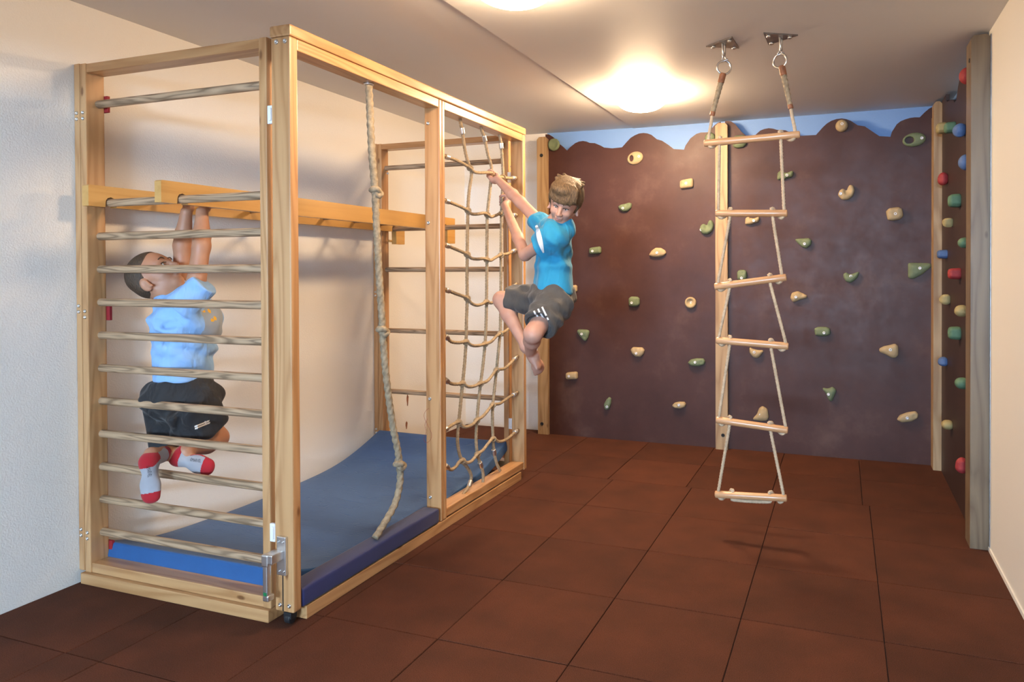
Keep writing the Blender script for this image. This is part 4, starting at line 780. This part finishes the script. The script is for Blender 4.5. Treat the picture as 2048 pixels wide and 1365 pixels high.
H_.build('hair', M['hair_a'], boy)
# T-shirt
S_ = Blob((-3.0, 1.95, 0.80), (-2.2, 2.65, 1.42), 0.0045)
S_.cone(J(368, 700, 3.0), J(367, 759, 3.0), (0.112, 0.125), (0.106, 0.120), RIGHT, 0.03, rnd=0.008)
S_.cone(J(373, 640, 3.0), J(368, 704, 3.0), (0.130, 0.135), (0.114, 0.128), RIGHT, 0.03, rnd=0.02); S_.ell(J(371, 640, 3.0), (0.128, 0.135, 0.10), [RIGHT, FWD, UP], 0.04); S_.cap(J(345, 604, 3.0), J(368, 610, 3.0), 0.066, 0.095, 0.04); S_.ell(J(411, 642, 3.0), (0.034, 0.09, 0.07), [RIGHT, FWD, UP], 0.04)
S_.cone(J(362, 617, 2.89), J(410, 568, 2.90), (0.060, 0.062), (0.051, 0.053), None, 0.035, rnd=0.005); S_.cone(J(350, 612, 3.11), J(374, 560, 3.10), (0.060, 0.062), (0.050, 0.052), None, 0.035, rnd=0.005)
for q in ((318, 668, 330, 690), (330, 655, 372, 640), (350, 720, 402, 668), (384, 742, 420, 690)): S_.cap(J(q[0], q[1], 2.865), J(q[2], q[3], 2.865), 0.010, 0.007, 0.02, 'cut')
def f_print(C):
    rel = C-np.array(J(421, 640, 3.0)); r_ = rel@RIGHT; v_ = -(rel@UP); a_ = rel@FWD; pan = (r_ > 0.0) & (v_ > -0.09) & (v_ < 0.09) & (np.abs(a_) < 0.075)
    out = np.where(pan, 1, 0)
    for (py, aa, rr) in ((621, -0.055, 0.008), (622, -0.028, 0.008), (640, -0.03, 0.008), (637, -0.012, 0.009)): out = np.where(pan & ((v_-(py-640)*D/F)**2+(a_-aa)**2 < rr*rr), 2, out)
    return out
S_.wrinkle(((14, 20, 34, 0.0032), (-22, 9, 40, 0.0025), (40, -25, 18, 0.002))); S_.build('t_shirt', None, boy, None, [M['shirt_a'], M['print_grey'], M['print_yellow']], f_print)
# shorts
T_ = Blob((-3.0, 1.95, 0.50), (-2.2, 2.65, 1.0), 0.0045)
T_.cone(J(360, 757, 3.0), J(364, 800, 3.0), (0.118, 0.122), (0.152, 0.140), RIGHT, 0.02, rnd=0.012); T_.ell(J(352, 800, 3.0), (0.130, 0.135, 0.085), [RIGHT, FWD, UP], 0.04)
T_.cone(J(348, 800, 3.05), J(346, 893, 3.04), (0.118, 0.10), (0.082, 0.10), RIGHT, 0.03, rnd=0.008); T_.cone(J(372, 806, 2.93), J(416, 858, 3.0), (0.102, 0.098), (0.082, 0.088), None, 0.035, rnd=0.008); T_.cone(J(385, 815, 2.95), J(398, 868, 2.97), (0.104, 0.085), (0.100, 0.085), RIGHT, 0.03, rnd=0.01)
T_.ell(J(418, 790, 3.0), (0.042, 0.09, 0.05), [RIGHT, FWD, UP], 0.03); T_.cap(J(352, 862, 2.88), J(366, 815, 2.84), 0.012, 0.006, 0.02, 'cut'); T_.cap(J(392, 790, 2.84), J(436, 810, 2.9), 0.010, 0.010, 0.02, 'cut'); T_.cap(J(409, 862, 2.855), J(410, 850, 2.865), 0.014, 0.010, 0.01, 'cut')
T_.wrinkle(((34, 20, 14, 0.004), (-42, 19, 20, 0.003))); so = T_.build('shorts', M['shorts_a'], boy)
V = []; Fc = []
for ro in range(2):   # small illegible two-line mark at the hem
    for i in range(5):
        o = np.array(J(381+i*3.0+ro*0.6, 856.5+ro*4.2-i*0.55, 2.80)); b = len(V); hgt = 3.0*D/F; wd = 2.2*D/F
        V += [o, o+RIGHT*wd*0.8, o+RIGHT*wd+UP*hgt, o+RIGHT*wd*0.2+UP*hgt]; Fc.append([b, b+1, b+2, b+3])
mesh('hem_mark', drape(V, T_, -FWD, 0.0015), Fc, M['print_white'], so)
# socks
for i, (he, to, an, lab, tx, txd, tyd) in enumerate(((heR, toR, aR, 'SPI', (379, 927), img(1, 0.13), img(0.1, -1)), (heL, toL, aL, 'SPI', (285, 949), img(0.12, 1), img(1, -0.12)))):
    K = Blob(np.minimum(np.minimum(he, to), an)-0.075, np.maximum(np.maximum(he, to), an)+0.075, 0.0028); l, n, w, L = foot(K, he, to, -FWD, 0.010, 0.003)
    base = he+FWD*0.035+l*0.02; K.cap(an*0.75+base*0.25, base, 0.0300, 0.031, 0.02); dirc = unit(an-base); cut = an+dirc*0.012; K.cone(base, cut, (0.031, 0.031), (0.032, 0.032), None, 0.006, rnd=0.003)
    def fm(C):
        t = (C-he)@l/L; a = (C-he)@n; r = (C-cut)@dirc; hl_ = (t < 0.24+0.10*np.clip(a/0.03, -1, 0.2)) & (a > -0.035); return np.where((t > 0.80) | hl_ | ((r > -0.024) & ((C-he)@(-n) > 0.0)), 1, 0)
    sk = K.build('sock', None, boy, None, [M['sock'], M['sock_red']], fm); sk['label'] = 'grey sock with red heel, toe and cuff'
    letter('sole_print', '\u00a9MARVEL', 0.0165, J(tx[0], tx[1], 2.80 if i == 0 else 2.68), txd, tyd, K, -FWD, M['print_black'], sk, 0.62)
    if i == 0: letter('cuff_print', 'SPI', 0.014, J(376, 903, 2.82), img(0.6, 0.75), img(0.75, -0.6), K, unit(-FWD*0.8+RIGHT*0.6), M['print_white'], sk, 0.8)
# ---------------- boy swinging on the net
D2 = 3.6
h2 = Head(J(1130, 403, 3.50), img(-0.20, 0.42, -0.88), img(0.22, -0.86, -0.40))
pel, wst, chs, nck = J(1104, 600, 3.62), J(1108, 560, 3.62), J(1110, 488, 3.62), J(1116, 448, 3.60)
hA, hB = J(1092, 606, 3.70), J(1104, 612, 3.54); kA, kB = J(1003, 600, 3.78), J(1066, 668, 3.40); aA, aB = J(1046, 684, 3.66), J(1060, 706, 3.62)
sA, sB = J(1088, 454, 3.74), J(1104, 474, 3.48); eA, eB = J(1040, 404, 3.86), J(1050, 510, 3.66)
gA, gB = at(985, 349, x=XN+0.01), at(1006, 402, x=XN+0.004)
wA = gA+unit(eA-gA)*0.062; wB = gB+unit(eB-gB)*0.062
B = Blob((-2.12, 2.85, 0.72), (-1.10, 4.05, 2.02), 0.0052)
h2.flesh(B); B.cap(h2.p(-16, -28), nck, 0.044, 0.050, 0.03)
B.cap(nck, chs, 0.055, 0.068, 0.04); B.cap(chs, wst, 0.068, 0.062, 0.04); B.cap(wst, pel, 0.062, 0.068, 0.04)
for h_, k_, a_ in ((hA, kA, aA), (hB, kB, aB)):
    B.cap(pel, h_, 0.060, 0.056, 0.03); B.cap(h_, k_, 0.058, 0.046, 0.03); m_ = k_*0.65+a_*0.35; B.cap(k_, m_, 0.043, 0.041, 0.02); B.cap(m_, a_, 0.041, 0.026, 0.02)
for s_, e_, w_, g_, ax_ in ((sA, eA, wA, gA, (0.1, 0.9, -0.25)), (sB, eB, wB, gB, (0.05, 0.05, 1))):
    B.cap(chs*0.3+nck*0.7, s_, 0.050, 0.038, 0.03); B.cap(s_, e_, 0.036, 0.031, 0.02); m_ = e_*0.68+w_*0.32; B.cap(e_, m_, 0.030, 0.0315, 0.02); B.cap(m_, w_, 0.0315, 0.0215, 0.015); grip(B, w_, g_, ax_, 0.009, 1)
foot(B, aA+img(-0.012, 0.012, 0.0), aA+img(0.075, 0.125, -0.02)*1.15, img(-0.8, 0.6, 0), 0.012, 0, True); foot(B, aB+img(0.0, -0.01, 0.02), aB+img(0.035, 0.10, 0.10)*1.2, img(-0.2, 0.4, 0.9), 0.012, 0, True)
boy2 = B.build('person', M['skin_b'], None, tuple(pel)); tag(boy2, 'boy in turquoise T-shirt and grey shorts swinging from the climbing net', 'person')
h2.eyes(boy2, B, 'hair_b')
H_ = Blob(h2.c-0.15, h2.c+0.15, 0.004); h2.e(H_, -4, 14, 0, (51, 44, 42), 0.01); h2.e(H_, -16, -8, 0, (33, 26, 36.5), 0.02); h2.e(H_, 20, 38, 8, (28, 15, 28), 0.02)
for i in range(13): q = (i-6)/6; H_.cap(h2.p(26, 46-6*abs(q), 26*q), h2.p(42-8*q*q, 17+5*math.sin(i*2.3), 31*q), 0.014, 0.006, 0.012)
for i in range(14): a_ = i*2.4; H_.cap(h2.p(-10, 45, 0), h2.p(-10+38*math.cos(a_), 46+5*math.sin(i*1.3), 34*math.sin(a_)), 0.018, 0.007, 0.014)
h2.e(H_, 30, -14, 0, (28, 26, 60), 0.006, 'cut'); H_.half(h2.p(-30, -27), unit(-h2.u)); h2.e(H_, -6, -19, 40, (11, 14, 9), 0.004, 'cut'); h2.e(H_, -6, -19, -40, (11, 14, 9), 0.004, 'cut')
H_.build('hair', M['hair_b'], boy2)
S_ = Blob((-1.95, 2.95, 0.98), (-1.05, 3.75, 1.72), 0.0048)
S_.cone(J(1107, 530, 3.62), J(1108, 590, 3.62), (0.092, 0.125), (0.104, 0.13), RIGHT, 0.03, rnd=0.012); S_.cone(J(1110, 465, 3.62), J(1107, 540, 3.62), (0.088, 0.13), (0.094, 0.126), RIGHT, 0.03, rnd=0.03); S_.cap(J(1106, 456, 3.66), J(1122, 458, 3.54), 0.072, 0.072, 0.04)
S_.cone(J(1098, 462, 3.72), J(1068, 438, 3.78), (0.062, 0.062), (0.052, 0.052), None, 0.04, rnd=0.005); S_.ell(J(1106, 474, 3.49), (0.072, 0.075, 0.068), [RIGHT, FWD, UP], 0.04); S_.cone(J(1110, 472, 3.48), J(1076, 494, 3.52), (0.070, 0.070), (0.060, 0.060), None, 0.04, rnd=0.005)
for q in ((1084, 590, 1100, 520), (1108, 596, 1122, 520)): S_.cap(J(q[0], q[1], 3.475), J(q[2], q[3], 3.475), 0.012, 0.006, 0.02, 'cut')
S_.wrinkle(((24, 20, 22, 0.0035), (-32, 9, 20, 0.0025), (40, -25, 12, 0.0025))); sh2 = S_.build('t_shirt', M['shirt_b'], boy2)
V = []; n_ = 17
for k in range(n_):
    q = np.array((1073, 452))*(1-k/(n_-1))+np.array((1086, 506))*k/(n_-1); w_ = 6.0*math.sin(math.pi*(0.12+0.80*k/(n_-1))); V += [J(q[0]-w_, q[1], 3.42), J(q[0], q[1]-0.8, 3.42), J(q[0]+w_*0.8, q[1]-1.5, 3.42)]
mesh('sleeve_print', drape(V, S_, -FWD, 0.004), [[3*k+e, 3*k+1+e, 3*k+4+e, 3*k+3+e] for k in range(n_-1) for e in (0, 1)], M['print_white'], sh2)
T_ = Blob((-2.05, 2.75, 0.75), (-1.05, 3.85, 1.32), 0.0048)
T_.cone(J(1106, 572, 3.62), J(1104, 600, 3.62), (0.108, 0.120), (0.120, 0.135), RIGHT, 0.03, rnd=0.012); T_.ell(J(1104, 606, 3.62), (0.112, 0.125, 0.082), [RIGHT, FWD, UP], 0.04)
T_.cone(J(1092, 602, 3.69), J(1018, 598, 3.77), (0.092, 0.092), (0.072, 0.072), None, 0.04, rnd=0.006); T_.cone(J(1110, 606, 3.56), J(1078, 652, 3.42), (0.100, 0.100), (0.086, 0.086), None, 0.04, rnd=0.006)
T_.cone(J(1026, 598.5, 3.761), J(1008, 597.5, 3.781), (0.057, 0.057), (0.057, 0.057), None, 0.003, 'cut', 0.002); T_.cone(J(1082, 646, 3.4375), J(1073, 660, 3.395), (0.069, 0.069), (0.069, 0.069), None, 0.003, 'cut', 0.002); T_.wrinkle(((14, 30, 34, 0.004), (-42, 19, 20, 0.003))); so = T_.build('shorts', M['shorts_b'], boy2)
for i in range(3):
    a = np.array((1068+i*8.0, 622-i*4.0)); b = np.array((1081+i*8.0, 650-i*5.0)); V = []; n_ = 13
    for k in range(n_):
        q = a+(b-a)*k/(n_-1); V += [J(q[0]-1.6, q[1]+0.6, 3.38), J(q[0]+1.6, q[1]-0.6, 3.38)]
    mesh('side_stripe', drape(V, T_, -FWD, 0.0035), [[2*k, 2*k+1, 2*k+3, 2*k+2] for k in range(n_-1)], M['print_white'], so)
